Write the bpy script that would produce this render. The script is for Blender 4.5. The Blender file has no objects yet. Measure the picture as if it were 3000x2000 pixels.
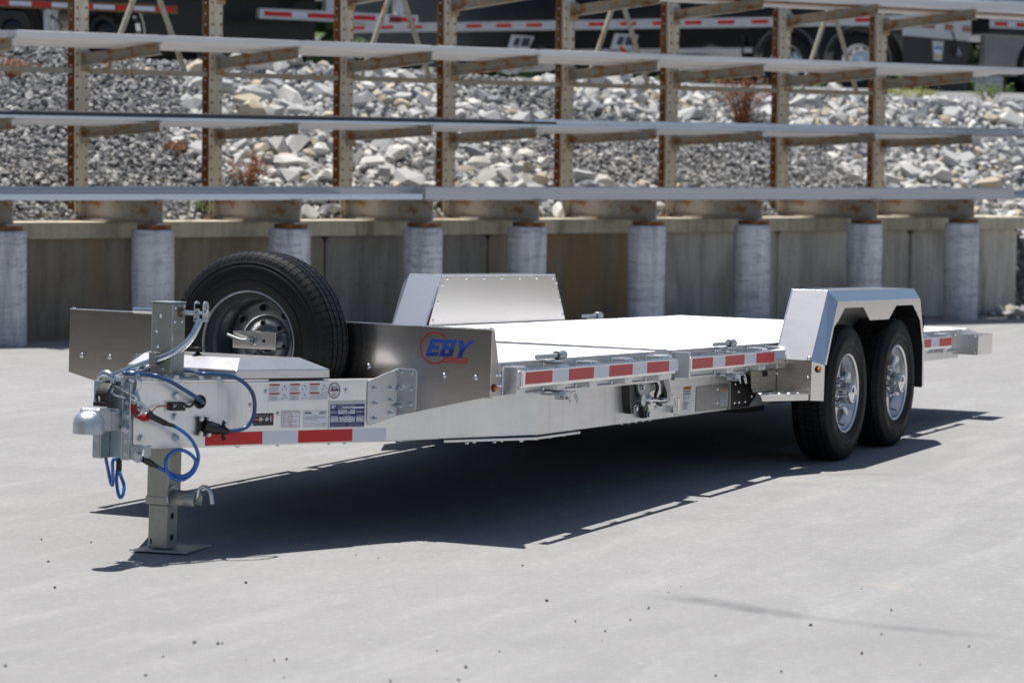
import bpy, bmesh, math, random
import numpy as np
from mathutils import Matrix, Vector, Euler

random.seed(7)
rng = np.random.default_rng(7)
S = bpy.context.scene
COL = S.collection
PI = math.pi
R = math.radians

# ------------------------------------------------------------------ camera
cd = bpy.data.cameras.new("camera")
cam = bpy.data.objects.new("camera", cd)
COL.objects.link(cam)
_r = Vector((0.41326684, -0.91030865, 0.02342402))
_u = Vector((0.04428896, 0.04578623, 0.99796899))
_f = Vector((0.9095323, 0.41139007, -0.05923855))
_m = Matrix.Identity(4)
for i in range(3):
    _m[i][0], _m[i][1], _m[i][2] = _r[i], _u[i], -_f[i]
_m.translation = Vector((-9.85933, -5.96401, 1.54986))
cam.matrix_world = _m
cd.sensor_width = 36.0
cd.lens = 100.8
cd.clip_start = 0.1
cd.clip_end = 2000
cd.dof.use_dof = True
cd.dof.focus_distance = 13.3
cd.dof.aperture_fstop = 4.0
S.camera = cam

# ------------------------------------------------------------------ sky, sun, exposure
SUN = Vector((0.03, 0.20, 1.0)).normalized()
W = bpy.data.worlds.new("World")
S.world = W
W.use_nodes = True
nt = W.node_tree
bg = nt.nodes["Background"]
sky = nt.nodes.new("ShaderNodeTexSky")
sky.sky_type = 'NISHITA'
sky.sun_disc = False
sky.sun_elevation = math.asin(SUN.z)
sky.sun_rotation = math.atan2(SUN.x, SUN.y)
sky.air_density = 1.0
sky.dust_density = 1.0
sky.ozone_density = 1.0
nt.links.new(sky.outputs[0], bg.inputs[0])
bg.inputs[1].default_value = 0.07
sd = bpy.data.lights.new("sun", 'SUN')
sd.energy = 4.6
sd.angle = R(0.55)
sd.color = (1.0, 0.965, 0.91)
sun = bpy.data.objects.new("sun", sd)
COL.objects.link(sun)
sun.rotation_euler = SUN.to_track_quat('Z', 'Y').to_euler()
sun.location = (0, 0, 30)
S.view_settings.view_transform = 'Standard'
S.view_settings.look = 'None'
S.view_settings.gamma = 1.0
S.view_settings.exposure = 0.42
S.view_settings.use_curve_mapping = False
S.cycles.max_bounces = 8
S.cycles.caustics_reflective = False
S.cycles.caustics_refractive = False
S.cycles.sample_clamp_indirect = 6.0
S.cycles.use_denoising = True

# ------------------------------------------------------------------ materials
def srgb(r, g, b):
    f = lambda c: c / 12.92 if c <= 0.04045 else ((c + 0.055) / 1.055) ** 2.4
    return (f(r / 255), f(g / 255), f(b / 255), 1)

def mat(name, col, rough=0.5, metal=0.0, spec=0.5, noise=0.0, nscale=8.0, bump=0.0, bscale=60.0, coat=0.0, stretch=None, rvar=0.0, emit=0.0, aniso=0.0):
    m = bpy.data.materials.new(name)
    m.use_nodes = True
    N = m.node_tree.nodes
    L = m.node_tree.links
    b = N["Principled BSDF"]
    c = tuple(col) if len(col) == 4 else (*col, 1)
    b.inputs["Base Color"].default_value = c
    b.inputs["Roughness"].default_value = rough
    b.inputs["Metallic"].default_value = metal
    b.inputs["Specular IOR Level"].default_value = spec
    b.inputs["Coat Weight"].default_value = coat
    if aniso:
        b.inputs["Anisotropic"].default_value = aniso
    if emit:
        b.inputs["Emission Color"].default_value = c
        b.inputs["Emission Strength"].default_value = emit
    tc = N.new("ShaderNodeTexCoord")
    mp = N.new("ShaderNodeMapping")
    L.new(tc.outputs["Object"], mp.inputs[0])
    if stretch:
        mp.inputs["Scale"].default_value = stretch
    if noise or rvar:
        n = N.new("ShaderNodeTexNoise")
        n.inputs["Scale"].default_value = nscale
        n.inputs["Detail"].default_value = 6
        n.inputs["Roughness"].default_value = 0.65
        L.new(mp.outputs[0], n.inputs[0])
        if noise:
            mx = N.new("ShaderNodeMix")
            mx.data_type = 'RGBA'
            mr = N.new("ShaderNodeMapRange")
            mr.inputs[1].default_value = 0.3
            mr.inputs[2].default_value = 0.7
            L.new(n.outputs[0], mr.inputs[0])
            L.new(mr.outputs[0], mx.inputs[0])
            mx.inputs[6].default_value = tuple(max(0, x * (1 - noise)) for x in c[:3]) + (1,)
            mx.inputs[7].default_value = tuple(min(1, x * (1 + noise)) for x in c[:3]) + (1,)
            L.new(mx.outputs[2], b.inputs["Base Color"])
        if rvar:
            m2 = N.new("ShaderNodeMapRange")
            m2.inputs[1].default_value = 0.3
            m2.inputs[2].default_value = 0.7
            m2.inputs[3].default_value = max(0.02, rough - rvar)
            m2.inputs[4].default_value = min(1, rough + rvar)
            L.new(n.outputs[0], m2.inputs[0])
            L.new(m2.outputs[0], b.inputs["Roughness"])
    if bump:
        n2 = N.new("ShaderNodeTexNoise")
        n2.inputs["Scale"].default_value = bscale
        n2.inputs["Detail"].default_value = 4
        L.new(mp.outputs[0], n2.inputs[0])
        bp = N.new("ShaderNodeBump")
        bp.inputs["Strength"].default_value = bump
        bp.inputs["Distance"].default_value = 0.01
        L.new(n2.outputs[0], bp.inputs["Height"])
        L.new(bp.outputs[0], b.inputs["Normal"])
    return m

class NT:
    """small helper to write node graphs"""
    def __init__(s, name):
        s.m = bpy.data.materials.new(name)
        s.m.use_nodes = True
        s.N = s.m.node_tree.nodes
        s.L = s.m.node_tree.links
        s.b = s.N["Principled BSDF"]
        s.tc = s.N.new("ShaderNodeTexCoord")
    def link(s, a, b):
        s.L.new(a, b)
    def mapping(s, scale=(1, 1, 1), rot=(0, 0, 0), loc=(0, 0, 0), src="Object"):
        n = s.N.new("ShaderNodeMapping")
        n.inputs["Scale"].default_value = scale
        n.inputs["Rotation"].default_value = rot
        n.inputs["Location"].default_value = loc
        s.link(s.tc.outputs[src], n.inputs[0])
        return n.outputs[0]
    def noise(s, vec, scale, detail=5, rough=0.6):
        n = s.N.new("ShaderNodeTexNoise")
        n.inputs["Scale"].default_value = scale
        n.inputs["Detail"].default_value = detail
        n.inputs["Roughness"].default_value = rough
        s.link(vec, n.inputs[0])
        return n.outputs[0]
    def voronoi(s, vec, scale, feature='F1', out=0):
        n = s.N.new("ShaderNodeTexVoronoi")
        n.feature = feature
        n.inputs["Scale"].default_value = scale
        s.link(vec, n.inputs[0])
        return n.outputs[out]
    def ramp(s, v, lo, hi, a=0.0, b=1.0):
        n = s.N.new("ShaderNodeMapRange")
        n.inputs[1].default_value = lo
        n.inputs[2].default_value = hi
        n.inputs[3].default_value = a
        n.inputs[4].default_value = b
        s.link(v, n.inputs[0])
        return n.outputs[0]
    def math(s, op, a, b=None):
        n = s.N.new("ShaderNodeMath")
        n.operation = op
        for i, v in enumerate((a, b)):
            if v is None:
                continue
            if isinstance(v, (int, float)):
                n.inputs[i].default_value = v
            else:
                s.link(v, n.inputs[i])
        return n.outputs[0]
    def mix(s, f, a, b, mode='MIX'):
        n = s.N.new("ShaderNodeMix")
        n.data_type = 'RGBA'
        n.blend_type = mode
        if isinstance(f, (int, float)):
            n.inputs[0].default_value = f
        else:
            s.link(f, n.inputs[0])
        for i, v in ((6, a), (7, b)):
            if isinstance(v, tuple):
                n.inputs[i].default_value = v if len(v) == 4 else (*v, 1)
            else:
                s.link(v, n.inputs[i])
        return n.outputs[2]
    def sep(s, vec):
        n = s.N.new("ShaderNodeSeparateXYZ")
        s.link(vec, n.inputs[0])
        return n.outputs
    def bump(s, h, strength, dist=0.01):
        n = s.N.new("ShaderNodeBump")
        n.inputs["Strength"].default_value = strength
        n.inputs["Distance"].default_value = dist
        s.link(h, n.inputs["Height"])
        s.link(n.outputs[0], s.b.inputs["Normal"])
    def col(s, v):
        if isinstance(v, tuple):
            s.b.inputs["Base Color"].default_value = v if len(v) == 4 else (*v, 1)
        else:
            s.link(v, s.b.inputs["Base Color"])
    def rough(s, v):
        if isinstance(v, (int, float)):
            s.b.inputs["Roughness"].default_value = v
        else:
            s.link(v, s.b.inputs["Roughness"])

M = {}
def alu(name, col, rough, metal=1.0, lines=(1, 1, 1), scratch=0.25, smudge=0.10, streak=0.0, rv=.08):
    g = NT(name)
    v = g.mapping(scale=lines)
    n1 = g.noise(v, 9, 6, .7)
    n2 = g.noise(g.mapping(), 2.2, 5, .6)
    c = g.mix(g.ramp(n2, .35, .7), tuple(x * (1 - smudge) for x in col), tuple(min(1, x * (1 + smudge * .4)) for x in col))
    if streak:
        v3 = g.mapping(scale=(7, 7, .5))
        n3 = g.noise(v3, 1.5, 6, .7)
        c = g.mix(g.ramp(n3, .52, .78, 0, streak), c, (.30, .29, .27, 1))
        sp = g.noise(g.mapping(scale=(1, 1, 3)), 70, 2, .5)
        c = g.mix(g.ramp(sp, .70, .78, 0, .55), c, (.16, .15, .14, 1))
    g.col(c)
    g.b.inputs["Metallic"].default_value = metal
    g.rough(g.ramp(n1, .3, .7, max(.03, rough - rv), rough + rv))
    g.bump(g.noise(v, 60, 3, .6), scratch * .12, .002)
    return g.m

M['alu_mill'] = alu('mill_aluminium', (.84, .84, .835), .36, .82, (1, 1, 14), streak=.35)
M['alu_sheet'] = alu('brushed_aluminium_sheet', (.80, .78, .755), .24, 1.0, (1, 1, 60), .0, .03, rv=.02)
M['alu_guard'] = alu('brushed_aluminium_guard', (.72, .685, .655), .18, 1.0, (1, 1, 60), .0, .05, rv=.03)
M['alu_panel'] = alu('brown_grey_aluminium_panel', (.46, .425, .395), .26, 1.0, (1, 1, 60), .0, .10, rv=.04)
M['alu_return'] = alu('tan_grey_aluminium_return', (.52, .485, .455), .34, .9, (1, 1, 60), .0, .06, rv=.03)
M['gusset'] = alu('grey_aluminium_plate', (.56, .57, .585), .36, .95, (1, 1, 1), .0, .10, rv=.05)
M['alu_lid'] = alu('lid_aluminium', (.66, .65, .66), .28, .75, (1, 1, 1), .0, .04, rv=.03)
M['alu_bright'] = alu('bright_aluminium', (.90, .90, .90), .22, 1.0, (1, 1, 1), .1, .04)
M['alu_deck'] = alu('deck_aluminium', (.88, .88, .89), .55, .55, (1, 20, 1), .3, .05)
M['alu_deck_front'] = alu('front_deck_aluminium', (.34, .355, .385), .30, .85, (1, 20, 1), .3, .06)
M['alu_dark'] = alu('dull_aluminium', (.42, .42, .42), .38, .9, (1, 1, 8), .3, .2)
M['rim_alu'] = mat('satin_rim_aluminium', (.82, .82, .83), .34, .85)
M['steel_rim'] = mat('grey_silver_steel_rim', (.27, .28, .30), .38, .7, noise=.06)
M['chrome'] = mat('chrome', (.75, .75, .76), .06, 1.0)
M['zinc'] = mat('zinc_plated_steel', (.60, .64, .67), .27, 1.0, noise=.08, nscale=14, rvar=.04)
M['zinc_chan'] = mat('zinc_channel', (.42, .48, .52), .32, .9, noise=.15, nscale=18, rvar=.06)
M['cast'] = mat('silver_cast_metal', (.52, .54, .57), .38, .85, noise=.08, nscale=50, bump=.25, bscale=160)
M['galv'] = mat('galvanised_steel', (.45, .49, .50), .45, .8, noise=.25, nscale=45, bump=.1)
M['galv_dark'] = mat('dull_galvanised_steel', (.24, .26, .275), .5, .7, noise=.3, nscale=60)
M['jack'] = mat('grey_green_jack_paint', (.36, .375, .335), .42, .55, noise=.10, nscale=30, bump=.08, bscale=140)
def rubber():
    g = NT('tyre_rubber')
    n = g.noise(g.mapping(), 14, 5, .6)
    g.col(g.mix(g.ramp(n, .35, .7), (.006, .006, .0065), (.013, .013, .014)))
    g.rough(g.ramp(n, .3, .7, .48, .65))
    g.b.inputs['Specular IOR Level'].default_value = .28
    g.bump(g.noise(g.mapping(), 120, 3), .08, .003)
    return g.m
M['rubber'] = rubber()
M['blackplastic'] = mat('black_plastic', (.012, .012, .013), .42, noise=.2)
M['blackpaint'] = mat('black_paint', (.010, .010, .011), .35, noise=.2, nscale=20)
M['darkvoid'] = mat('dark_hole', (.006, .006, .006), .9)
M['blue'] = mat('blue_cable_jacket', (.012, .12, .45), .22, coat=.4)
M['navy'] = mat('blue_brake_cable_jacket', (.012, .055, .16), .28, coat=.3)
M['redcoil'] = mat('red_coil_cable', (.55, .01, .02), .3)
M['amber'] = mat('amber_lens', (.75, .16, .01), .15, coat=.6)
M['redpaint'] = mat('red_lens', (.25, .01, .02), .2, coat=.4)
def tape(name, c):
    g = NT(name)
    v = g.voronoi(g.mapping(scale=(1, 1, 1)), 160)
    g.col(g.mix(g.ramp(v, 0, .006, .0, .12), c, tuple(x * .8 for x in c)))
    g.rough(.38)
    return g.m
M['tape_red'] = tape('red_reflective_tape', (.60, .012, .016))
M['tape_white'] = tape('white_reflective_tape', (.72, .745, .82))
M['tape_red2'] = tape('faded_red_reflective_tape', (.56, .045, .05))
M['stk_white'] = mat('white_vinyl', (.78, .79, .82), .35)
M['stk_navy'] = mat('navy_vinyl', (.025, .03, .16), .35)
M['stk_grey'] = mat('silver_vinyl', (.50, .51, .54), .35, .3)
M['stk_red'] = mat('red_print', (.55, .05, .03), .4)
M['stk_orange'] = mat('orange_print', (.60, .14, .03), .4)
M['stk_black'] = mat('black_vinyl', (.018, .018, .03), .4)
M['ink'] = mat('dark_ink', (.05, .05, .06), .5)
M['ink_lt'] = mat('grey_ink', (.26, .27, .31), .5)
M['ink_red'] = mat('maroon_ink', (.32, .04, .07), .5)
M['ink_white'] = mat('white_ink', (.75, .76, .8), .5)
M['gold'] = mat('gold_print', (.5, .3, .1), .4)
def logo_blue():
    g = NT('blue_logo_vinyl')
    x = g.sep(g.mapping())
    h = g.math('ADD', x[2], g.math('MULTIPLY', g.math('POWER', g.math('SUBTRACT', x[1], -.87), 2), 1.4))
    f = g.ramp(h, .8255, .8265)
    g.col(g.mix(f, (.018, .040, .27), (.035, .10, .46)))
    g.rough(.3)
    return g.m
M['logo_blue'] = logo_blue()
M['logo_red'] = mat('red_logo_vinyl', (.52, .015, .025), .3)
def rust(name, paint, amount, streak=(14, 14, 2.0)):
    g = NT(name)
    n1 = g.noise(g.mapping(scale=streak), 1.0, 7, .68)
    n2 = g.noise(g.mapping(), 9, 5, .6)
    k = g.math('ADD', g.math('MULTIPLY', n1, .75), g.math('MULTIPLY', n2, .3))
    f = g.ramp(k, .62 - amount, .70 - amount * .6)
    rc = g.mix(g.ramp(n2, .3, .7), (.07, .022, .009), (.30, .095, .022))
    pc = g.mix(g.ramp(n1, .3, .7), tuple(x * .78 for x in paint), paint)
    halo = g.ramp(k, .56 - amount, .64 - amount)
    pc = g.mix(g.math('MULTIPLY', halo, .55), pc, (.36, .22, .08, 1))
    g.col(g.mix(f, pc, rc))
    g.rough(g.ramp(f, 0, 1, .5, .85))
    g.bump(n2, .25, .004)
    return g.m
M['rack_post'] = rust('cream_paint_with_rust', (.68, .64, .54), .035)
M['rack_flange'] = rust('rusted_flange_paint', (.50, .42, .28), .27, (10, 10, 2.2))
M['rack_arm'] = rust('weathered_arm_paint', (.38, .36, .315), .075, (3, 3, 10))
M['rack_beam'] = rust('base_beam_paint', (.46, .44, .41), .065, (3, 3, 7))
M['rack_brace'] = rust('brace_paint', (.42, .41, .35), .03)
M['rust_bar'] = rust('rusty_red_bar', (.16, .05, .03), .12)
def bar_mat(name, c, r=.35, metal=.75):
    g = NT(name)
    n = g.noise(g.mapping(scale=(.25, 5, 5)), 3, 5, .6)
    g.col(g.mix(g.ramp(n, .3, .7), tuple(x * .8 for x in c), c))
    g.b.inputs["Metallic"].default_value = metal
    g.rough(g.ramp(n, .3, .7, r - .08, r + .12))
    return g.m
M['bar_alu'] = bar_mat('stock_aluminium', (.86, .84, .83), .45, .3)
M['bar_grey'] = bar_mat('oxidised_stock_aluminium', (.66, .66, .69), .5, .3)
M['bar_blue'] = bar_mat('bright_stock_aluminium', (.70, .77, .88), .28, .8)
M['bar_brown'] = bar_mat('tarnished_stock', (.34, .30, .28), .5, .4)
M['bar_dark'] = bar_mat('dark_stock', (.05, .06, .075), .4, .4)
def concrete(name, c1, c2, ring=False, dark=0.0, stain=None):
    g = NT(name)
    n = g.noise(g.mapping(), 3.0, 7, .65)
    n2 = g.noise(g.mapping(scale=(6, 6, .7)), 1.1, 6, .65)
    c = g.mix(g.ramp(n, .3, .7), c1, c2)
    n5 = g.noise(g.mapping(scale=(3.2, 3.2, .35), loc=(7, 2, 0)), 1.6, 7, .72)
    c = g.mix(g.ramp(n2, .5, .72, 0, .7), c, tuple(x * .38 for x in c1))
    c = g.mix(g.ramp(n5, .42, .62, .55, 0), c, tuple(min(1, x * 1.5) for x in c2))
    c = g.mix(g.ramp(g.noise(g.mapping(), 11, 6, .75), .55, .75, 0, .45), c, tuple(x * .5 for x in c1))
    if stain:
        n3 = g.noise(g.mapping(scale=(1.3, 1.3, .5), loc=(3, 1, 0)), .9, 3, .5)
        c = g.mix(g.ramp(n3, .53, .62, 0, .75), c, stain)
    if ring:
        oi = g.N.new("ShaderNodeObjectInfo")
        mp = g.N.new("ShaderNodeVectorMath")
        mp.operation = 'ADD'
        cmb = g.N.new("ShaderNodeCombineXYZ")
        g.link(g.math('MULTIPLY', oi.outputs["Random"], 40.0), cmb.inputs[2])
        g.link(g.mapping(scale=(.5, .5, 5.0)), mp.inputs[0])
        g.link(cmb.outputs[0], mp.inputs[1])
        rn = g.noise(mp.outputs[0], 1.4, 4, .7)
        c = g.mix(g.ramp(g.math('ABSOLUTE', g.math('SUBTRACT', rn, .5)), 0, .018, .5, 0), c, (.12, .115, .12, 1))
        st = g.noise(mp.outputs[0], .55, 5, .6)
        c = g.mix(g.ramp(st, .48, .72, 0, .45), c, (.20, .195, .20, 1))
        n4 = g.noise(g.mapping(scale=(2, 2, 9)), 2.5, 6, .7)
        c = g.mix(g.ramp(n4, .62, .74, 0, .5), c, (.14, .13, .13, 1))
    g.col(c)
    g.rough(.85)
    g.bump(g.noise(g.mapping(), 30, 5), .3, .01)
    return g.m
M['pillar'] = concrete('pale_pillar_concrete', (.44, .435, .445), (.62, .61, .62), ring=True)
M['wall'] = [concrete('stained_wall_concrete_%s' % n, a, b, stain=s) for n, a, b, s in (
    ('grey', (.22, .205, .175), (.30, .28, .25), None),
    ('brown', (.23, .20, .155), (.30, .26, .205), (.36, .23, .10, 1)),
    ('ochre', (.25, .215, .16), (.31, .265, .20), (.20, .17, .13, 1)),
    ('pale', (.44, .41, .36), (.56, .53, .47), (.30, .28, .24, 1)))]
M['cap'] = concrete('wall_cap_concrete', (.36, .33, .26), (.54, .49, .39))

# ------------------------------------------------------------------ mesh builder
class MB:
    def __init__(s):
        s.v = []
        s.f = []
        s.mi = []
        s.sm = []
    def add(s, vs, fs, mi=0, smooth=False):
        o = len(s.v)
        s.v += [tuple(p) for p in vs]
        s.f += [tuple(i + o for i in f) for f in fs]
        s.mi += [mi] * len(fs)
        s.sm += [smooth] * len(fs)
        return s
    def box(s, x0, x1, y0, y1, z0, z1, mi=0, mtx=None):
        vs = [Vector((x, y, z)) for x in (x0, x1) for y in (y0, y1) for z in (z0, z1)]
        if mtx is not None:
            vs = [mtx @ p for p in vs]
        return s.add(vs, [(0, 1, 3, 2), (4, 6, 7, 5), (0, 4, 5, 1), (2, 3, 7, 6), (0, 2, 6, 4), (1, 5, 7, 3)], mi)
    def prism(s, poly, a, b, fn, mi=0):
        """poly: 2D points, extruded between a and b; fn(u,v,w)->3D"""
        n = len(poly)
        vs = [fn(u, v, a) for u, v in poly] + [fn(u, v, b) for u, v in poly]
        fs = [tuple(range(n))[::-1], tuple(range(n, 2 * n))]
        fs += [(i, (i + 1) % n, n + (i + 1) % n, n + i) for i in range(n)]
        return s.add(vs, fs, mi)
    def cyl(s, p0, p1, r, seg=12, r1=None, mi=0, cap=True, smooth=True):
        p0, p1 = Vector(p0), Vector(p1)
        r1 = r if r1 is None else r1
        d = (p1 - p0).normalized()
        a = d.orthogonal().normalized()
        b = d.cross(a)
        vs = []
        for p, rr in ((p0, r), (p1, r1)):
            for i in range(seg):
                t = 2 * PI * i / seg
                vs.append(p + a * (rr * math.cos(t)) + b * (rr * math.sin(t)))
        s.add(vs, [(i, (i + 1) % seg, seg + (i + 1) % seg, seg + i) for i in range(seg)], mi, smooth)
        if cap:
            s.add(vs[:seg], [tuple(range(seg))[::-1]], mi)
            s.add(vs[seg:], [tuple(range(seg))], mi)
        return s
    def tube(s, pts, r, seg=10, mi=0, closed=False):
        pts = [Vector(p) for p in pts]
        n = len(pts)
        up = None
        rings = []
        for i, p in enumerate(pts):
            if closed:
                d = pts[(i + 1) % n] - pts[i - 1]
            else:
                d = pts[min(i + 1, n - 1)] - pts[max(i - 1, 0)]
            d.normalize()
            if up is None:
                up = d.orthogonal().normalized()
            up = (up - d * up.dot(d)).normalized()
            b = d.cross(up)
            rr = r[i] if isinstance(r, (list, tuple)) else r
            rings.append([p + up * (rr * math.cos(2 * PI * k / seg)) + b * (rr * math.sin(2 * PI * k / seg)) for k in range(seg)])
        vs = [q for rg in rings for q in rg]
        fs = []
        for i in range(n if closed else n - 1):
            j = (i + 1) % n
            for k in range(seg):
                fs.append((i * seg + k, i * seg + (k + 1) % seg, j * seg + (k + 1) % seg, j * seg + k))
        s.add(vs, fs, mi, True)
        if not closed:
            s.add(rings[0], [tuple(range(seg))[::-1]], mi)
            s.add(rings[-1], [tuple(range(seg))], mi)
        return s
    def lathe(s, prof, seg=48, mi=0, smooth=True):
        """prof: (r, z) list about the z axis"""
        n = len(prof)
        vs = []
        for i in range(seg):
            t = 2 * PI * i / seg
            c, q = math.cos(t), math.sin(t)
            vs += [(r * c, r * q, z) for r, z in prof]
        fs = []
        for i in range(seg):
            j = (i + 1) % seg
            for k in range(n - 1):
                fs.append((i * n + k, j * n + k, j * n + k + 1, i * n + k + 1))
        return s.add(vs, fs, mi, smooth)
    def quad(s, fn, u0, u1, v0, v1, w, mi=0):
        return s.add([fn(u0, v0, w), fn(u1, v0, w), fn(u1, v1, w), fn(u0, v1, w)], [(0, 1, 2, 3)], mi)
    def poly(s, fn, pts, w, mi=0):
        return s.add([fn(u, v, w) for u, v in pts], [tuple(range(len(pts)))], mi)
    def mesh(s, name, mats):
        me = bpy.data.meshes.new(name)
        me.from_pydata(s.v, [], s.f)
        for m in (mats if isinstance(mats, (list, tuple)) else [mats]):
            me.materials.append(m)
        me.polygons.foreach_set("material_index", s.mi)
        me.polygons.foreach_set("use_smooth", s.sm)
        me.update()
        bm = bmesh.new()
        bm.from_mesh(me)
        bmesh.ops.recalc_face_normals(bm, faces=bm.faces)
        bm.to_mesh(me)
        bm.free()
        return me
    def build(s, name, mats, parent=None, bevel=0.0, mtx=None):
        return obj(name, s.mesh(name, mats), parent, bevel, mtx)

def obj(name, me, parent=None, bevel=0.0, mtx=None):
    o = bpy.data.objects.new(name, me)
    COL.objects.link(o)
    if parent is not None:
        o.parent = parent
    if mtx is not None:
        o.matrix_local = mtx
    if bevel:
        b = o.modifiers.new("bevel", 'BEVEL')
        b.width = bevel
        b.segments = 2
        b.limit_method = 'ANGLE'
        b.angle_limit = R(35)
    return o

def empty(name, loc=(0, 0, 0), rot=(0, 0, 0), parent=None):
    o = bpy.data.objects.new(name, None)
    COL.objects.link(o)
    o.location = loc
    o.rotation_euler = rot
    o.empty_display_size = .2
    if parent is not None:
        o.parent = parent
    return o

def tag(o, label=None, cat=None, group=None, kind=None):
    if label:
        o['label'] = label
    if cat:
        o['category'] = cat
    if group:
        o['group'] = group
    if kind:
        o['kind'] = kind
    return o

def frame(origin, ex, ey, ez):
    m = Matrix.Identity(4)
    for i in range(3):
        m[i][0], m[i][1], m[i][2], m[i][3] = ex[i], ey[i], ez[i], origin[i]
    return m

TEXTS = []
def text(body, size, mtx, parent, m, name='lettering', align='LEFT', shear=0.0, weight=0.0, squeeze=1.0):
    c = bpy.data.curves.new(name, 'FONT')
    c.body = body
    c.size = size
    c.align_x = align
    c.shear = shear
    c.offset = weight
    c.resolution_u = 2
    c.materials.append(m)
    o = bpy.data.objects.new(name, c)
    COL.objects.link(o)
    TEXTS.append((o, name, parent, mtx @ Matrix.Diagonal((squeeze, 1, 1, 1))))
    return o

# ------------------------------------------------------------------ the rack's frame (level of the back yard, a little off the apron's)
RA = Vector((10.25, 7.65, 0.0))
_a, _t = R(-29), 0.014
RD = Vector((math.cos(_a) * math.cos(_t), math.sin(_a) * math.cos(_t), math.sin(_t)))
RB = Vector((-math.sin(_a), math.cos(_a), 0))
RU = RD.cross(RB)
RM = frame(RA, RD, RB, RU)
def rk(x, b, z):
    return RA + RD * x + RB * b + RU * z

# ------------------------------------------------------------------ ground
def sstep(x, a, b):
    t = np.clip((x - a) / (b - a), 0, 1)
    return t * t * (3 - 2 * t)
def ground_z(x, y):
    dx, dy = x - RA.x, y - RA.y
    s = dx * math.cos(_a) + dy * math.sin(_a)
    b = -dx * math.sin(_a) + dy * math.cos(_a)
    und = .0063 * np.clip(x, 0, 7) * (1 - sstep(x, 8, 14)) * sstep(y, -9, -2.5) * (1 - sstep(y, 2.5, 6))
    return 0.077 * sstep(s, -1, 12) * sstep(b, -5, -.4) + und * (1 - sstep(b, -5, -2))

def build_ground():
    xs = np.concatenate([np.array([-320, -160, -80, -40, -20]), np.arange(-14, 34, .8), np.array([40, 60, 100, 200, 320])])
    ys = np.concatenate([np.array([-320, -160, -80, -40, -20]), np.arange(-12, 24, .8), np.array([30, 60, 100, 200, 320])])
    X, Y = np.meshgrid(xs, ys, indexing='ij')
    Z = ground_z(X, Y)
    nx, ny = X.shape
    vs = np.stack([X, Y, Z], -1).reshape(-1, 3)
    idx = np.arange(nx * ny).reshape(nx, ny)
    fs = np.stack([idx[:-1, :-1], idx[1:, :-1], idx[1:, 1:], idx[:-1, 1:]], -1).reshape(-1, 4)
    me = bpy.data.meshes.new('ground')
    me.from_pydata(vs.tolist(), [], fs.tolist())
    me.polygons.foreach_set("use_smooth", [True] * len(me.polygons))
    g = NT('worn_asphalt')
    v = g.mapping()
    big = g.noise(v, .35, 5, .6)
    mid = g.noise(v, 2.6, 6, .65)
    fine = g.noise(v, 75, 4, .75)
    grain = g.noise(v, 28, 4, .7)
    agg = g.voronoi(v, 95, 'F1', 0)
    streak = g.noise(g.mapping(scale=(.5, 3.2, 1), rot=(0, 0, R(-65))), 1.3, 5, .6)
    c = g.mix(g.ramp(big, .3, .7), (.275, .27, .268), (.335, .33, .325))
    c = g.mix(g.ramp(mid, .3, .72, 0, .7), c, (.245, .242, .242))
    c = g.mix(g.ramp(streak, .5, .72, 0, .55), c, (.385, .38, .37))
    c = g.mix(g.ramp(fine, .60, .72, 0, .55), c, (.47, .465, .46))
    c = g.mix(g.ramp(fine, .30, .40, .5, 0), c, (.15, .15, .155))
    c = g.mix(g.ramp(grain, .35, .65, .32, 0), c, (.20, .198, .20))
    c = g.mix(g.ramp(grain, .58, .74, 0, .4), c, (.44, .435, .43))
    spot = g.voronoi(v, 9, 'F1', 0)
    c = g.mix(g.ramp(spot, .012, .03, .6, 0), c, (.10, .10, .11))
    # old tyre scuff and two rusty drips on the apron
    p = g.sep(g.mapping())
    def seg_mask(x0, y0, x1, y1, w, jit):
        dx, dy = x1 - x0, y1 - y0
        L = math.hypot(dx, dy)
        ux, uy = dx / L, dy / L
        al = g.math('ADD', g.math('MULTIPLY', g.math('SUBTRACT', p[0], x0), ux), g.math('MULTIPLY', g.math('SUBTRACT', p[1], y0), uy))
        ac = g.math('ADD', g.math('MULTIPLY', g.math('SUBTRACT', p[0], x0), -uy), g.math('MULTIPLY', g.math('SUBTRACT', p[1], y0), ux))
        ac = g.math('ADD', ac, g.math('MULTIPLY', g.math('SUBTRACT', mid, .5), jit))
        a = g.ramp(g.math('ABSOLUTE', ac), w * .2, w, 1, 0)
        e = g.math('MULTIPLY', g.ramp(al, -.05, .12), g.ramp(al, L - .15, L + .05, 1, 0))
        return g.math('MULTIPLY', g.math('MULTIPLY', a, e), g.ramp(mid, .3, .62))
    c = g.mix(g.math('MULTIPLY', seg_mask(-.02, -2.2, -.28, -2.85, .10, .16), .75), c, (.15, .15, .152))
    c = g.mix(g.math('MULTIPLY', seg_mask(-.28, -2.8, -.3, -3.6, .08, .14), .55), c, (.16, .16, .162))
    c = g.mix(g.math('MULTIPLY', seg_mask(4.2, -1.28, 4.45, -1.72, .05, .08), .5), c, (.20, .16, .13))
    c = g.mix(g.math('MULTIPLY', seg_mask(3.9, -1.12, 3.88, -1.46, .06, .08), .4), c, (.42, .38, .32))
    c = g.mix(g.math('MULTIPLY', seg_mask(.68, -2.72, .6, -2.95, .05, .06), .5), c, (.44, .36, .26))
    # dusty grit at the foot of the wall
    g.col(c)
    g.rough(.88)
    g.b.inputs["Specular IOR Level"].default_value = .25
    hh = g.math('ADD', g.math('MULTIPLY', fine, .5), g.math('MULTIPLY', agg, .6))
    g.bump(hh, .35, .006)
    me.materials.append(g.m)
    o = obj('ground', me)
    tag(o, kind='structure')
build_ground()

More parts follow.
